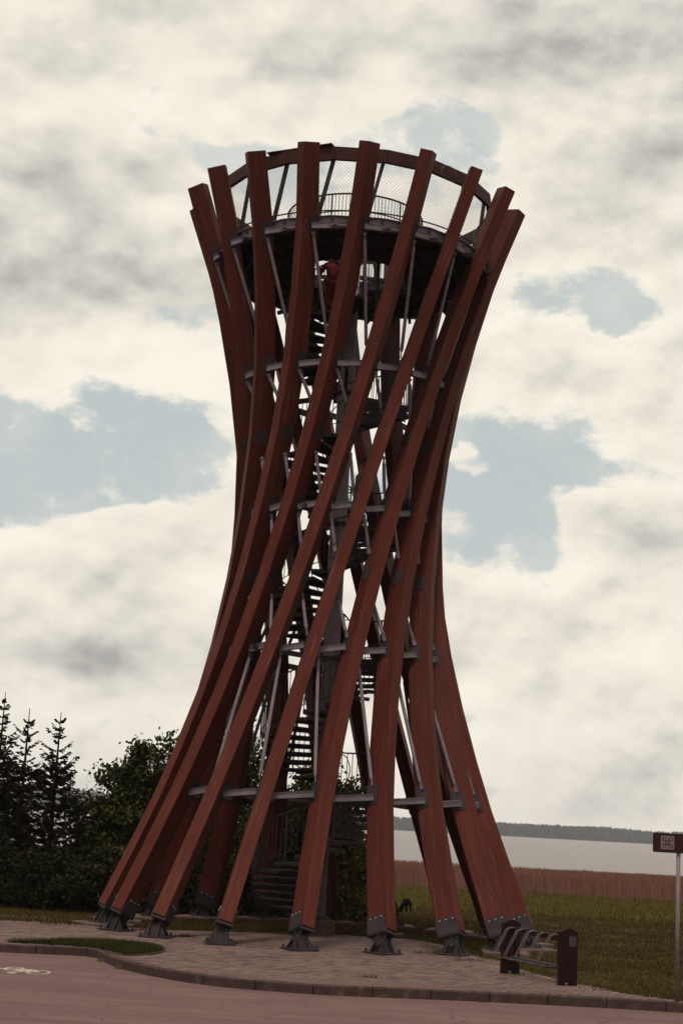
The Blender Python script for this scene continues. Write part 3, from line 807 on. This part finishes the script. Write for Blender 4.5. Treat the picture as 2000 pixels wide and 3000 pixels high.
# ------------------------------------------------------------------ road sign
sg = empty('tourist_sign', (6.14, 27.9, -.08)); tag(sg, 'brown sight direction sign with looped square emblem on a grey post', 'sign')
m = MB(); m.tube([(0, 0, 0), (0, 0, 2.80)], .036, 14); m.obj('post', STEEL, sg, smooth=True)
def rrect(x0, x1, z0, z1, r, n=5):
    out = []
    for cx, cz, a0 in ((x1-r, z1-r, 0), (x0+r, z1-r, 90), (x0+r, z0+r, 180), (x1-r, z0+r, 270)):
        for k in range(n+1): a = R(a0+90*k/n); out.append((cx+r*math.cos(a), cz+r*math.sin(a)))
    return out
def plate(poly, y0, y1, name, mt, par):
    m = MB(); n = len(poly)
    m.v = [(x, y0, z) for x, z in poly]+[(x, y1, z) for x, z in poly]
    m.face(list(range(n))[::-1]); m.face(list(range(n, 2*n)))
    for k in range(n): m.face([k, (k+1) % n, n+(k+1) % n, n+k])
    return m.obj(name, mt, par)
plate(rrect(-.455, .62, 2.555, 2.885, .025), -.055, -.040, 'sign_panel', SIGNB, sg)
ex, ez, es = -.205, 2.727, .115
plate(rrect(ex-es, ex+es, ez-es, ez+es, .012), -.0575, -.0552, 'emblem_field', SIGNW, sg)
m = MB(); pts = []
loopr = .036; c_ = .052; 
# looped square: four corner loops joined by straight bars
seq = []
for (sx, sz, a0) in ((1, 1, 180+90), (-1, 1, 0), (-1, -1, 90), (1, -1, 180)):
    pass
def loop_path():
    out = []; k_ = .026; r_ = .029
    for q in range(4):
        rot = q*PI/2
        # corner loop centre in the first quadrant
        cx, cz = k_+r_, k_+r_
        for t in range(0, 19):
            a = R(-90 - 0) + R(270)*t/18      # from below the centre round to its left
            x, z = cx+r_*math.cos(a), cz+r_*math.sin(a)
            x2, z2 = x*math.cos(rot)-z*math.sin(rot), x*math.sin(rot)+z*math.cos(rot)
            out.append((x2, z2))
    return out
lp = loop_path()
full_ = []
for q in range(4):
    seg = lp[q*19:(q+1)*19]; full_ += seg
# each loop ends left of its centre going down; continue to next loop start: draw polylines individually plus the inner square bars
def flat_line(m, P, w, y):
    for a, b_ in zip(P, P[1:]):
        a, b_ = Vector(a), Vector(b_); 
        if (b_-a).length < 1e-6: continue
        d_ = (b_-a).normalized(); e_ = d_*.002; n_ = Vector((-d_.y, d_.x))*w/2; b = len(m.v)
        for q in (a-n_-e_, b_-n_+e_, b_+n_+e_, a+n_-e_): m.v.append((q.x+ex, y, q.y+ez))
        m.face([b, b+1, b+2, b+3])
for q in range(4): flat_line(m, lp[q*19:(q+1)*19], .0135, -.0590-.0003*q)
kk = .026; ee = .055
for q, (a, b_) in enumerate([((-ee, kk), (ee, kk)), ((-ee, -kk), (ee, -kk)), ((kk, -ee), (kk, ee)), ((-kk, -ee), (-kk, ee))]): flat_line(m, [a, b_], .0135, -.0604-.0003*q)
m.obj('looped_square_emblem', SIGNB, sg)
# only the first letter of the wording reaches into the photograph
m = MB(); ax = .095
def letter_bar(a, b_, w, y):
    a, b_ = Vector(a), Vector(b_); d_ = (b_-a).normalized(); n_ = Vector((-d_.y, d_.x))*w/2; b = len(m.v)
    for q in (a-n_, b_-n_, b_+n_, a+n_): m.v.append((q.x, y, q.y))
    m.face([b, b+1, b+2, b+3])
letter_bar((ax, 2.665), (ax+.045, 2.79), .017, -.0580); letter_bar((ax+.045, 2.79), (ax+.09, 2.665), .017, -.0583); letter_bar((ax+.018, 2.705), (ax+.072, 2.705), .015, -.0586)
m.obj('letter', SIGNW, sg)
for z in (2.62, 2.82):
    m = MB(); m.bar((-.06, -.02, z), (.06, -.02, z), .05, .03); m.obj('clamp', STEEL_D, sg)
# ------------------------------------------------------------------ vegetation
def limb(m, a, b, r0, r1, n=6, seg=4, bend=.08):
    a, b = Vector(a), Vector(b); pts = []; rs = []; off = Vector((random.uniform(-1, 1), random.uniform(-1, 1), random.uniform(-.3, .6)))*(b-a).length*bend
    for k in range(seg+1):
        t = k/seg; pts.append(a.lerp(b, t)+off*math.sin(PI*t)); rs.append(r0+(r1-r0)*t)
    m.tube(pts, rs, n, cap=False); return pts
def leaf_quad(m, p, s, rnd):
    n = Vector((rnd.gauss(0, 1), rnd.gauss(0, 1), rnd.gauss(0, 1)+.5)).normalized(); a = n.orthogonal().normalized()
    a = (Matrix.Rotation(rnd.uniform(0, 6.28), 3, n) @ a); b = n.cross(a)
    L_, W_ = s, s*rnd.uniform(.45, .75); i = len(m.v)
    m.v += [tuple(p-a*L_*.5), tuple(p+b*W_*.5), tuple(p+a*L_*.5+n*s*.12), tuple(p-b*W_*.5)]
    m.face([i, i+1, i+2, i+3])
def broad_tree(name, base, lobes, leaves, size, leafm, label, cat, seed, loose=0.0, trunk_r=.12, group=None):
    """lobes: (x, y, z, rx, ry, rz) world ellipsoids filled with leaf clumps"""
    rnd = random.Random(seed); random.seed(seed)
    root = empty(name, base); tag(root, label, cat, group)
    B = Vector(base); tm = MB(); lm = MB()
    vol = sum(l[3]*l[5] for l in lobes)
    top = max(lobes, key=lambda l: l[2]); 
    trunk_top = Vector((top[0], top[1], top[2]-top[5]*.2))-B
    tp = limb(tm, (0, 0, 0), trunk_top, trunk_r, .03, 8, 8, .04)
    for lb in lobes:
        c = Vector(lb[:3])-B; rx, ry, rz = lb[3:]
        share = int(leaves*lb[3]*lb[5]/vol); ncl = max(8, int(18*rx*rz)); 
        for k in range(ncl):
            # clump centres biased to the shell
            u = Vector((rnd.gauss(0, 1), rnd.gauss(0, 1), rnd.gauss(0, 1))).normalized()*(rnd.random()**.45)
            cc_ = c+Vector((u.x*rx, u.y*ry, u.z*rz)); cr = rnd.uniform(.20, .42)*(1+loose)
            j = min(range(len(tp)), key=lambda q: abs(tp[q].z-(cc_.z-.6)))
            if k % 2 == 0: limb(tm, tp[j], cc_, .028, .006, 4, 3, .1)
            for q in range(share//ncl):
                v = Vector((rnd.gauss(0, 1), rnd.gauss(0, 1), rnd.gauss(0, .75)))*cr*.62
                leaf_quad(lm, cc_+v, size*rnd.uniform(.7, 1.3), rnd)
    tm.obj('trunk', BARK, root); lm.obj('crown', leafm, root)
    return root
# broad-leaved trees and bushes behind the tower (x, y, z centres in metres)
broad_tree('broadleaf_tree', (-5.6, 48, -.2), [(-5.6, 48, 1.9, 1.9, 1.7, 1.9), (-4.9, 48.4, 3.7, 1.25, 1.2, 1.4), (-6.8, 47.6, 1.6, 1.0, 1.2, 1.5), (-4.3, 48.2, 2.4, 1.3, 1.3, 1.7), (-5.9, 48, 3.1, .95, .9, 1.0)], 44000, .15, LEAF,
           'dense dark green broadleaf tree between the spruces and the leftmost tower beams', 'tree', 11)
broad_tree('broadleaf_tree', (-3.0, 49.5, -.2), [(-3.2, 49.5, 3.1, 1.5, 1.4, 2.2), (-2.6, 49.3, 4.5, .95, .95, 1.35), (-2.4, 49.2, 1.4, 1.4, 1.2, 1.7), (-4.2, 49.6, 4.1, .8, .9, 1.5)], 22000, .14, LEAF,
           'tall broadleaf tree seen through the left beams, its thin top against the sky', 'tree', 12, .2)
broad_tree('broadleaf_tree', (-1.0, 47.5, -.2), [(-1.1, 47.5, 1.6, 1.3, 1.1, 1.8), (-.4, 47.6, 2.8, .9, .9, 1.3)], 14000, .13, LEAF,
           'dark bushy tree right behind the spiral stair', 'tree', 13, .1)
broad_tree('willow_tree', (.25, 48.5, -.2), [(.35, 48.5, 3.0, .55, .6, 1.4), (.5, 48.4, 1.9, .85, .8, 1.2), (.1, 48.6, 1.0, .8, .9, 1.0), (-.3, 48.3, 3.0, .8, .7, 1.5)], 15000, .15, LEAF_L,
           'slender light green willow right of the central column', 'tree', 14, .35, .07)
broad_tree('loose_shrub', (.95, 47.2, -.2), [(.75, 47.2, .55, .75, .7, .75), (1.15, 47.3, 1.35, .45, .5, .8)], 5200, .12, LEAF_L,
           'loose yellow green shrub at the meadow edge behind the column', 'shrub', 15, .3, .04)
# dark undergrowth as shrubs in a row
under = [(-9.6, 44.6, 1.3, 1.5), (-8.0, 44.4, 1.5, 1.2), (-6.6, 44.2, 1.3, 1.1), (-5.3, 44.6, 1.2, 1.3), (-4.1, 45.2, 1.2, 1.25), (-2.9, 45.4, 1.1, 1.2), (-1.7, 45.6, 1.1, 1.3)]
ul = ['dark shrub at the left picture edge below the spruces', 'dark shrub below the second spruce', 'dark shrub right of the spruces at the paving', 'dark shrub behind the two leftmost beam feet', 'dark shrub behind the third beam foot',
      'dark shrub between the third and fourth beam feet', 'dark shrub left of the stair foot']
for k, (x, y, w, h) in enumerate(under):
    broad_tree('undergrowth_shrub', (x, y, -.1), [(x, y, h*.5, w*.8, .8, h*.62), (x+.4, y+.3, h*.95, w*.45, .6, h*.4)], 6500, .12, LEAF_D, ul[k], 'shrub', 30+k, 0, .04, 'shrubs along the paving edge')
def spruce(base, H, rmax, seed, label, dens=1.0):
    rnd = random.Random(seed); random.seed(seed); root = empty('spruce_tree', base); tag(root, label, 'tree', 'spruces at the left')
    tm = MB(); lm = MB(); tm.tube([(0, 0, 0), (0, 0, H*.5), (0, 0, H+.10)], [.11, .06, .010], 8)
    z = .3
    while z < H-.12:
        t = z/H; rad = rmax*(1-t)**.80*rnd.uniform(.75, 1.15)+.06; nb = int(rnd.uniform(4, 10)*dens) if t < .72 else rnd.randint(2, 5)
        a0 = rnd.random()*6.28
        for k in range(nb):
            a = a0+2*PI*k/nb+rnd.uniform(-.5, .5); L_ = rad*rnd.uniform(.35, 1.25)*(1+.25*noise.noise(Vector((math.cos(a)*1.5, math.sin(a)*1.5, z*1.3+seed))))
            up0 = .60*t-.12+rnd.uniform(-.16, .16); droop = -.30*(1-t)
            pts = []
            for s_ in range(5):
                q = s_/4; pts.append(Vector((math.cos(a)*L_*q, math.sin(a)*L_*q, z+L_*(up0*q+droop*math.sin(q*2.6)*.6+.22*q*q))))
            tm.tube(pts, [.014, .011, .008, .006, .003], 4, cap=False)
            m_ = int(9+26*L_)
            for j in range(m_):
                q = rnd.uniform(.08, 1.0); i0 = min(3, int(q*4)); p = pts[i0].lerp(pts[i0+1], q*4-i0)
                # a side twig: three crossed needle blades
                tw = (1-q*.65)*L_*.34*rnd.uniform(.4, 1.0)+.05; sd = rnd.choice((-1, 1))
                aa = a+sd*rnd.uniform(.6, 1.25); dv = Vector((math.cos(aa), math.sin(aa), rnd.uniform(-.55, .12))).normalized()
                for w_ in range(2):
                    nrm_ = (dv.orthogonal() if w_ == 0 else dv.cross(dv.orthogonal())).normalized()*rnd.uniform(.014, .030)
                    i = len(lm.v); lm.v += [tuple(p-nrm_*.6), tuple(p+nrm_*.6), tuple(p+dv*tw*.6+nrm_), tuple(p+dv*tw), tuple(p+dv*tw*.6-nrm_)]
                    lm.face([i, i+1, i+2, i+3, i+4])
        z += rnd.uniform(.07, .17)+.07*t
    tm.obj('trunk', BARK, root); lm.obj('crown', LEAF_S, root); return root
spruce((-9.42, 46.0, -.2), 6.0, 1.55, 51, 'tallest spruce, cut by the left picture edge', 1.3)
spruce((-8.62, 45.7, -.2), 5.55, 1.35, 52, 'middle spruce of the three at the left', 1.3)
spruce((-7.78, 46.1, -.2), 5.5, 1.50, 53, 'spruce on the right of the three, beside the broadleaf tree', 1.3)
spruce((-10.4, 46.6, -.2), 5.0, 1.5, 54, 'spruce just outside the left picture edge, its branches reaching in', 1.2)

# grass: tufts of blades
def blades(name, pts, mt, h0, h1, seed, w=.012, kind='stuff'):
    rnd = random.Random(seed); m = MB()
    for x, y, z in pts:
        h = rnd.uniform(h0, h1); a = rnd.uniform(0, 6.28); dx, dy = math.cos(a)*w, math.sin(a)*w; lx, ly = rnd.gauss(0, .35)*h, rnd.gauss(0, .35)*h
        i = len(m.v); m.v += [(x-dx, y-dy, z), (x+dx, y+dy, z), (x+lx, y+ly, z+h)]; m.face([i, i+1, i+2])
    return tag(m.obj(name, mt), kind=kind)
rnd = random.Random(3); pts = []
while len(pts) < 15000:
    x, y = rnd.uniform(-6.3, -3), rnd.uniform(31, 34)
    if inside(x, y, island): pts.append((x, y, -.015))
blades('island_grass', pts, GRASS_G, .05, .13, 1, .008)
pts = []
pav_in = pav_poly
while len(pts) < 150000:
    y = 27.9+ (rnd.random()**1.25)*32; x = rnd.uniform(-.26*y, .24*y)
    if inside(x, y, pav_in) or (y < 34 and x < 3): continue
    if noise.noise(Vector((x*.9, y*.6, 0))) < rnd.uniform(-.8, .35): continue
    pts.append((x, y, terrain(x, y)))
blades('meadow_grass', pts, GRASS, .03, .10, 2, .012)
pts = []
while len(pts) < 70000:
    y = 104-rnd.random()**1.6*46; x = rnd.uniform(-.06*y, .24*y)
    if noise.noise(Vector((x*.5, y*.25, 5))) < rnd.uniform(-.8, .4): continue
    pts.append((x, y, terrain(x, y)))
blades('far_meadow_grass', pts, GRASS_F, .06, .18, 4, .03)
# weeds in the paving and at the footings
pts = []
for cx, cy, n_, r_ in ((-2.95, 36.6, 120, .12), (-2.4, 36.3, 40, .1), (.95, 29.3, 60, .10), (-1.9, 35.2, 40, .15), (-6.1, 38.4, 200, .35), (2.6, 35.6, 150, .3), (4.0, 31.7, 60, .2), (3.2, 34.2, 90, .25), (5.1, 29.3, 40, .15)):
    for k in range(n_): pts.append((cx+rnd.gauss(0, r_), cy+rnd.gauss(0, r_*.7), -.01))
blades('paving_weeds', pts, GRASS_G, .03, .11, 6, .008)
# reeds in front of the lake
m = MB(); rnd = random.Random(9)
for k in range(130000):
    y = 103+rnd.random()**1.6*20; x = rnd.uniform(-.05*y-4, .25*y)
    hh = 1.27+.16*noise.noise(Vector((x*.14, y*.1, 2)))+.10*noise.noise(Vector((x*.9, y*.3, 7)))
    h = hh*rnd.uniform(.72, 1.06); a = rnd.uniform(-.5, .5); w = rnd.uniform(.008, .018); z = terrain(x, min(y, 112)); lx = rnd.gauss(0, .07)
    i = len(m.v); m.v += [(x-w, y-a*w, z-.2), (x+w, y+a*w, z-.2), (x+w*1.2+lx, y, z+h*.85), (x+lx*1.3, y, z+h), (x-w*1.2+lx, y, z+h*.85)]; m.face([i, i+1, i+2, i+3, i+4])
tag(m.obj('reed_bed', REED), kind='stuff')

# ------------------------------------------------------------------ dark animal in the meadow
def skin(name, joints, edges, mt, parent, sub=2, root=0):
    me = bpy.data.meshes.new(name); me.from_pydata([j[0] for j in joints], edges, []); me.materials.append(mt)
    o = link(bpy.data.objects.new(name, me), parent)
    sk = o.modifiers.new('skin', 'SKIN'); sk.use_smooth_shade = True
    for k, j in enumerate(joints):
        r_ = j[1]; me.skin_vertices[0].data[k].radius = (r_, r_) if isinstance(r_, (int, float)) else r_
    me.skin_vertices[0].data[root].use_root = True
    if sub: ss = o.modifiers.new('sub', 'SUBSURF'); ss.levels = sub; ss.render_levels = sub
    return o
FUR = simple('black_fur', (.0035, .002, .002), .3, 30, .9, .03, 0, .3)
dog = empty('small_dog', (2.86, 53.9, -.10), R(-22)); dog.scale = (1.2, 1.2, 1.12); tag(dog, 'small black dog sniffing the meadow, head down, behind the front beams', 'dog')
dj = [((0, .18, .34), .095), ((0, 0, .34), .095), ((0, -.16, .32), .10), ((0, -.28, .26), .065), ((-.03, -.37, .15), .055), ((-.05, -.42, .075), .052), ((-.06, -.475, .045), .022),
      ((.055, -.17, .20), .032), ((.058, -.165, .10), .018), ((.058, -.185, .01), .018), ((-.055, -.17, .20), .032), ((-.058, -.16, .10), .018), ((-.058, -.18, .01), .018),
      ((.055, .18, .24), .042), ((.062, .15, .16), .026), ((.062, .22, .10), .016), ((.062, .19, .01), .018), ((-.055, .18, .24), .042), ((-.062, .16, .16), .026), ((-.062, .23, .10), .016), ((-.062, .21, .01), .018),
      ((0, .27, .27), .018), ((.02, .31, .17), .010)]
skin('body', dj, [(1, 0), (1, 2), (2, 3), (3, 4), (4, 5), (5, 6), (2, 7), (7, 8), (8, 9), (2, 10), (10, 11), (11, 12), (0, 13), (13, 14), (14, 15), (15, 16), (0, 17), (17, 18), (18, 19), (19, 20), (0, 21), (21, 22)], FUR, dog, 1, 1)
m = MB()
for s_ in (-1, 1):
    b = len(m.v); m.v += [(-.04+s_*.02, -.385, .115), (-.04+s_*.045, -.40, .12), (-.04+s_*.055, -.405, .05), (-.04+s_*.03, -.37, .10)]; m.face([b, b+1, b+2]); m.face([b, b+2, b+3]); m.face([b+1, b+3, b+2]); m.face([b, b+3, b+1])
m.obj('ears', FUR, dog)

# ------------------------------------------------------------------ people on the stair
SKINM = simple('skin', (.36, .18, .12), .08, 12, .6, .3, 0, 0)
def person(loc, rz, jacket, trousers, hair, label, arms, lookup=0.0):
    root = empty('person', loc, rz); tag(root, label, 'person')
    # faces -Y in its own frame
    J = {'pel': ((0, 0, .94), .13), 'wa': ((0, .0, 1.08), .115), 'ch': ((0, 0, 1.30), .14), 'nk': ((0, .0, 1.47), .055), 'hd0': ((0, -.01, 1.56), .07), 'hd1': ((0, -.01, 1.65), .088), 'hd2': ((0, -.0, 1.72), .065),
         'hl': ((.09, 0, .90), .095), 'kl': ((.10, -.02, .50), .060), 'al': ((.10, .03, .09), .040), 'tl': ((.11, -.12, .035), .035),
         'hr': ((-.09, 0, .90), .095), 'kr': ((-.10, -.05, .50), .060), 'ar': ((-.10, .0, .09), .040), 'tr': ((-.11, -.15, .035), .035)}
    J['sl'] = ((.18, 0, 1.40), .060); J['sr'] = ((-.18, 0, 1.40), .060)
    for k, v in arms.items(): J[k] = v
    names = list(J); idx = {n: i for i, n in enumerate(names)}
    E = [('pel', 'wa'), ('wa', 'ch'), ('ch', 'nk'), ('nk', 'hd0'), ('hd0', 'hd1'), ('hd1', 'hd2'), ('pel', 'hl'), ('hl', 'kl'), ('kl', 'al'), ('al', 'tl'), ('pel', 'hr'), ('hr', 'kr'), ('kr', 'ar'), ('ar', 'tr'),
         ('ch', 'sl'), ('sl', 'el'), ('el', 'wl'), ('wl', 'fl'), ('ch', 'sr'), ('sr', 'er'), ('er', 'wr'), ('wr', 'fr')]
    skin('body', [J[n] for n in names], [(idx[a], idx[b]) for a, b in E], SKINM, root, 1, 0)
    def part(nm, keys, mt, grow, ed):
        ids = {n: i for i, n in enumerate(keys)}
        js = [(J[k][0], J[k][1]+grow) for k in keys]
        skin(nm, js, [(ids[a], ids[b]) for a, b in ed], mt, root, 1, 0)
    part('jacket', ['pel', 'wa', 'ch', 'nk', 'sl', 'el', 'wl', 'sr', 'er', 'wr'], jacket, .028, [('pel', 'wa'), ('wa', 'ch'), ('ch', 'nk'), ('ch', 'sl'), ('sl', 'el'), ('el', 'wl'), ('ch', 'sr'), ('sr', 'er'), ('er', 'wr')])
    part('trousers', ['pel', 'hl', 'kl', 'al', 'hr', 'kr', 'ar'], trousers, .018, [('pel', 'hl'), ('hl', 'kl'), ('kl', 'al'), ('pel', 'hr'), ('hr', 'kr'), ('kr', 'ar')])
    for s_ in ('l', 'r'):
        ids = [J['a'+s_], J['t'+s_]]; skin('shoe', [((ids[0][0][0], ids[0][0][1], .05), .052), (ids[1][0], .046)], [(0, 1)], DARKWOOD, root, 1, 0)
        # fingers and thumb closing on the rail
        w_ = Vector(J['f'+s_][0]); m = MB()
        dv = (w_-Vector(J['w'+s_][0])).normalized(); sd = dv.cross(Vector((0, 0, 1))).normalized()
        for q, ln in zip((-1.5, -.5, .5, 1.5), (.060, .072, .068, .052)):
            p = w_+sd*.019*q; m.tube([p, p+dv*ln*.6, p+dv*ln*.8-Vector((0, 0, ln*.6))], [.010, .009, .007], 6)
        p = w_-dv*.04+sd*.035; m.tube([p, p+sd*.025+dv*.02, p+sd*.02+dv*.05-Vector((0, 0, .02))], [.012, .010, .008], 6)
        m.obj('fingers', SKINM, root, smooth=True)
    bm = bmesh.new(); bmesh.ops.create_uvsphere(bm, u_segments=16, v_segments=10, radius=.118)
    for v in bm.verts:
        v.co.y *= 1.05
    bmesh.ops.delete(bm, geom=[v for v in bm.verts if (v.co.y < -.055 and v.co.z < .045) or v.co.z < -.085], context='VERTS')
    me = bpy.data.meshes.new('hair'); bm.to_mesh(me); bm.free(); me.materials.append(hair)
    h = link(bpy.data.objects.new('hair', me), root); h.location = (0, .008, 1.655)
    h.modifiers.new('solid', 'SOLIDIFY').thickness = .012
    m = MB()
    m.tube([(0, -.095, 1.67), (0, -.128, 1.635), (0, -.10, 1.625)], [.010, .016, .012], 6)
    m.obj('nose', SKINM, root)
    m = MB()
    for s_ in (-1, 1): m.tube([(s_*.034, -.088, 1.672), (s_*.034, -.100, 1.672)], [.012, .006], 6)
    m.tube([(-.022, -.094, 1.60), (0, -.103, 1.597), (.022, -.094, 1.60)], .005, 5)
    m.obj('eyes_and_mouth', DARKWOOD, root)
    return root
YEL = simple('yellow_jacket_cloth', (.20, .13, .028), .25, 8, .8, .2, 0, .3)
REDC = simple('red_jacket_cloth', (.17, .008, .011), .25, 8, .7, .2, 0, .3)
DEN = simple('dark_trouser_cloth', (.030, .024, .03), .25, 9, .85, .2, 0, .3)
HAIRR = simple('auburn_hair', (.085, .022, .014), .3, 20, .6, .3, 0, .3)
HAIRD = simple('dark_hair', (.018, .010, .008), .3, 20, .6, .3, 0, .3)
rest_arms = {'el': ((.26, .03, 1.13), .040), 'wl': ((.24, -.14, .99), .030), 'fl': ((.22, -.21, .98), .034), 'er': ((-.26, .03, 1.13), .040), 'wr': ((-.26, -.12, .98), .030), 'fr': ((-.25, -.19, .97), .034)}
rail_arms = {'el': ((.30, -.10, 1.20), .040), 'wl': ((.30, -.30, 1.06), .030), 'fl': ((.30, -.37, 1.05), .034), 'er': ((-.26, .03, 1.13), .040), 'wr': ((-.24, -.10, .98), .030), 'fr': ((-.23, -.17, .96), .034)}
py_ = pol(148, 1.02, 3*P1)
person(tuple(py_), R(-60), YEL, DEN, HAIRR, 'person in a yellow jacket standing on the stair landing halfway up', rest_arms)
ktr = min(tread_list, key=lambda q: abs(q[1]-15.45)+abs(((q[0]+48+180) % 360)-180)*.02)
pr_ = pol(ktr[0]+10, 1.0, ktr[1])
person(tuple(pr_), R(200), REDC, REDC, HAIRD, 'person in red clothes climbing the last steps below the top deck', rail_arms)

# ------------------------------------------------------------------ haze over the lake
hz = MB(); hz.box((0, 2000, 33.2), (9600, 5400, 73.6)); hz_o = hz.obj('haze', STEEL)
hm = bpy.data.materials.new('thin_haze'); hm.use_nodes = True; t = hm.node_tree; t.nodes.clear()
pvn = t.nodes.new('ShaderNodeVolumePrincipled'); pvn.inputs['Density'].default_value = .00011; pvn.inputs['Color'].default_value = (.86, .87, .93, 1); pvn.inputs['Anisotropy'].default_value = .2
o = t.nodes.new('ShaderNodeOutputMaterial'); L(t, pvn.outputs[0], o.inputs['Volume'])
hz_o.data.materials.clear(); hz_o.data.materials.append(hm); tag(hz_o, kind='stuff')
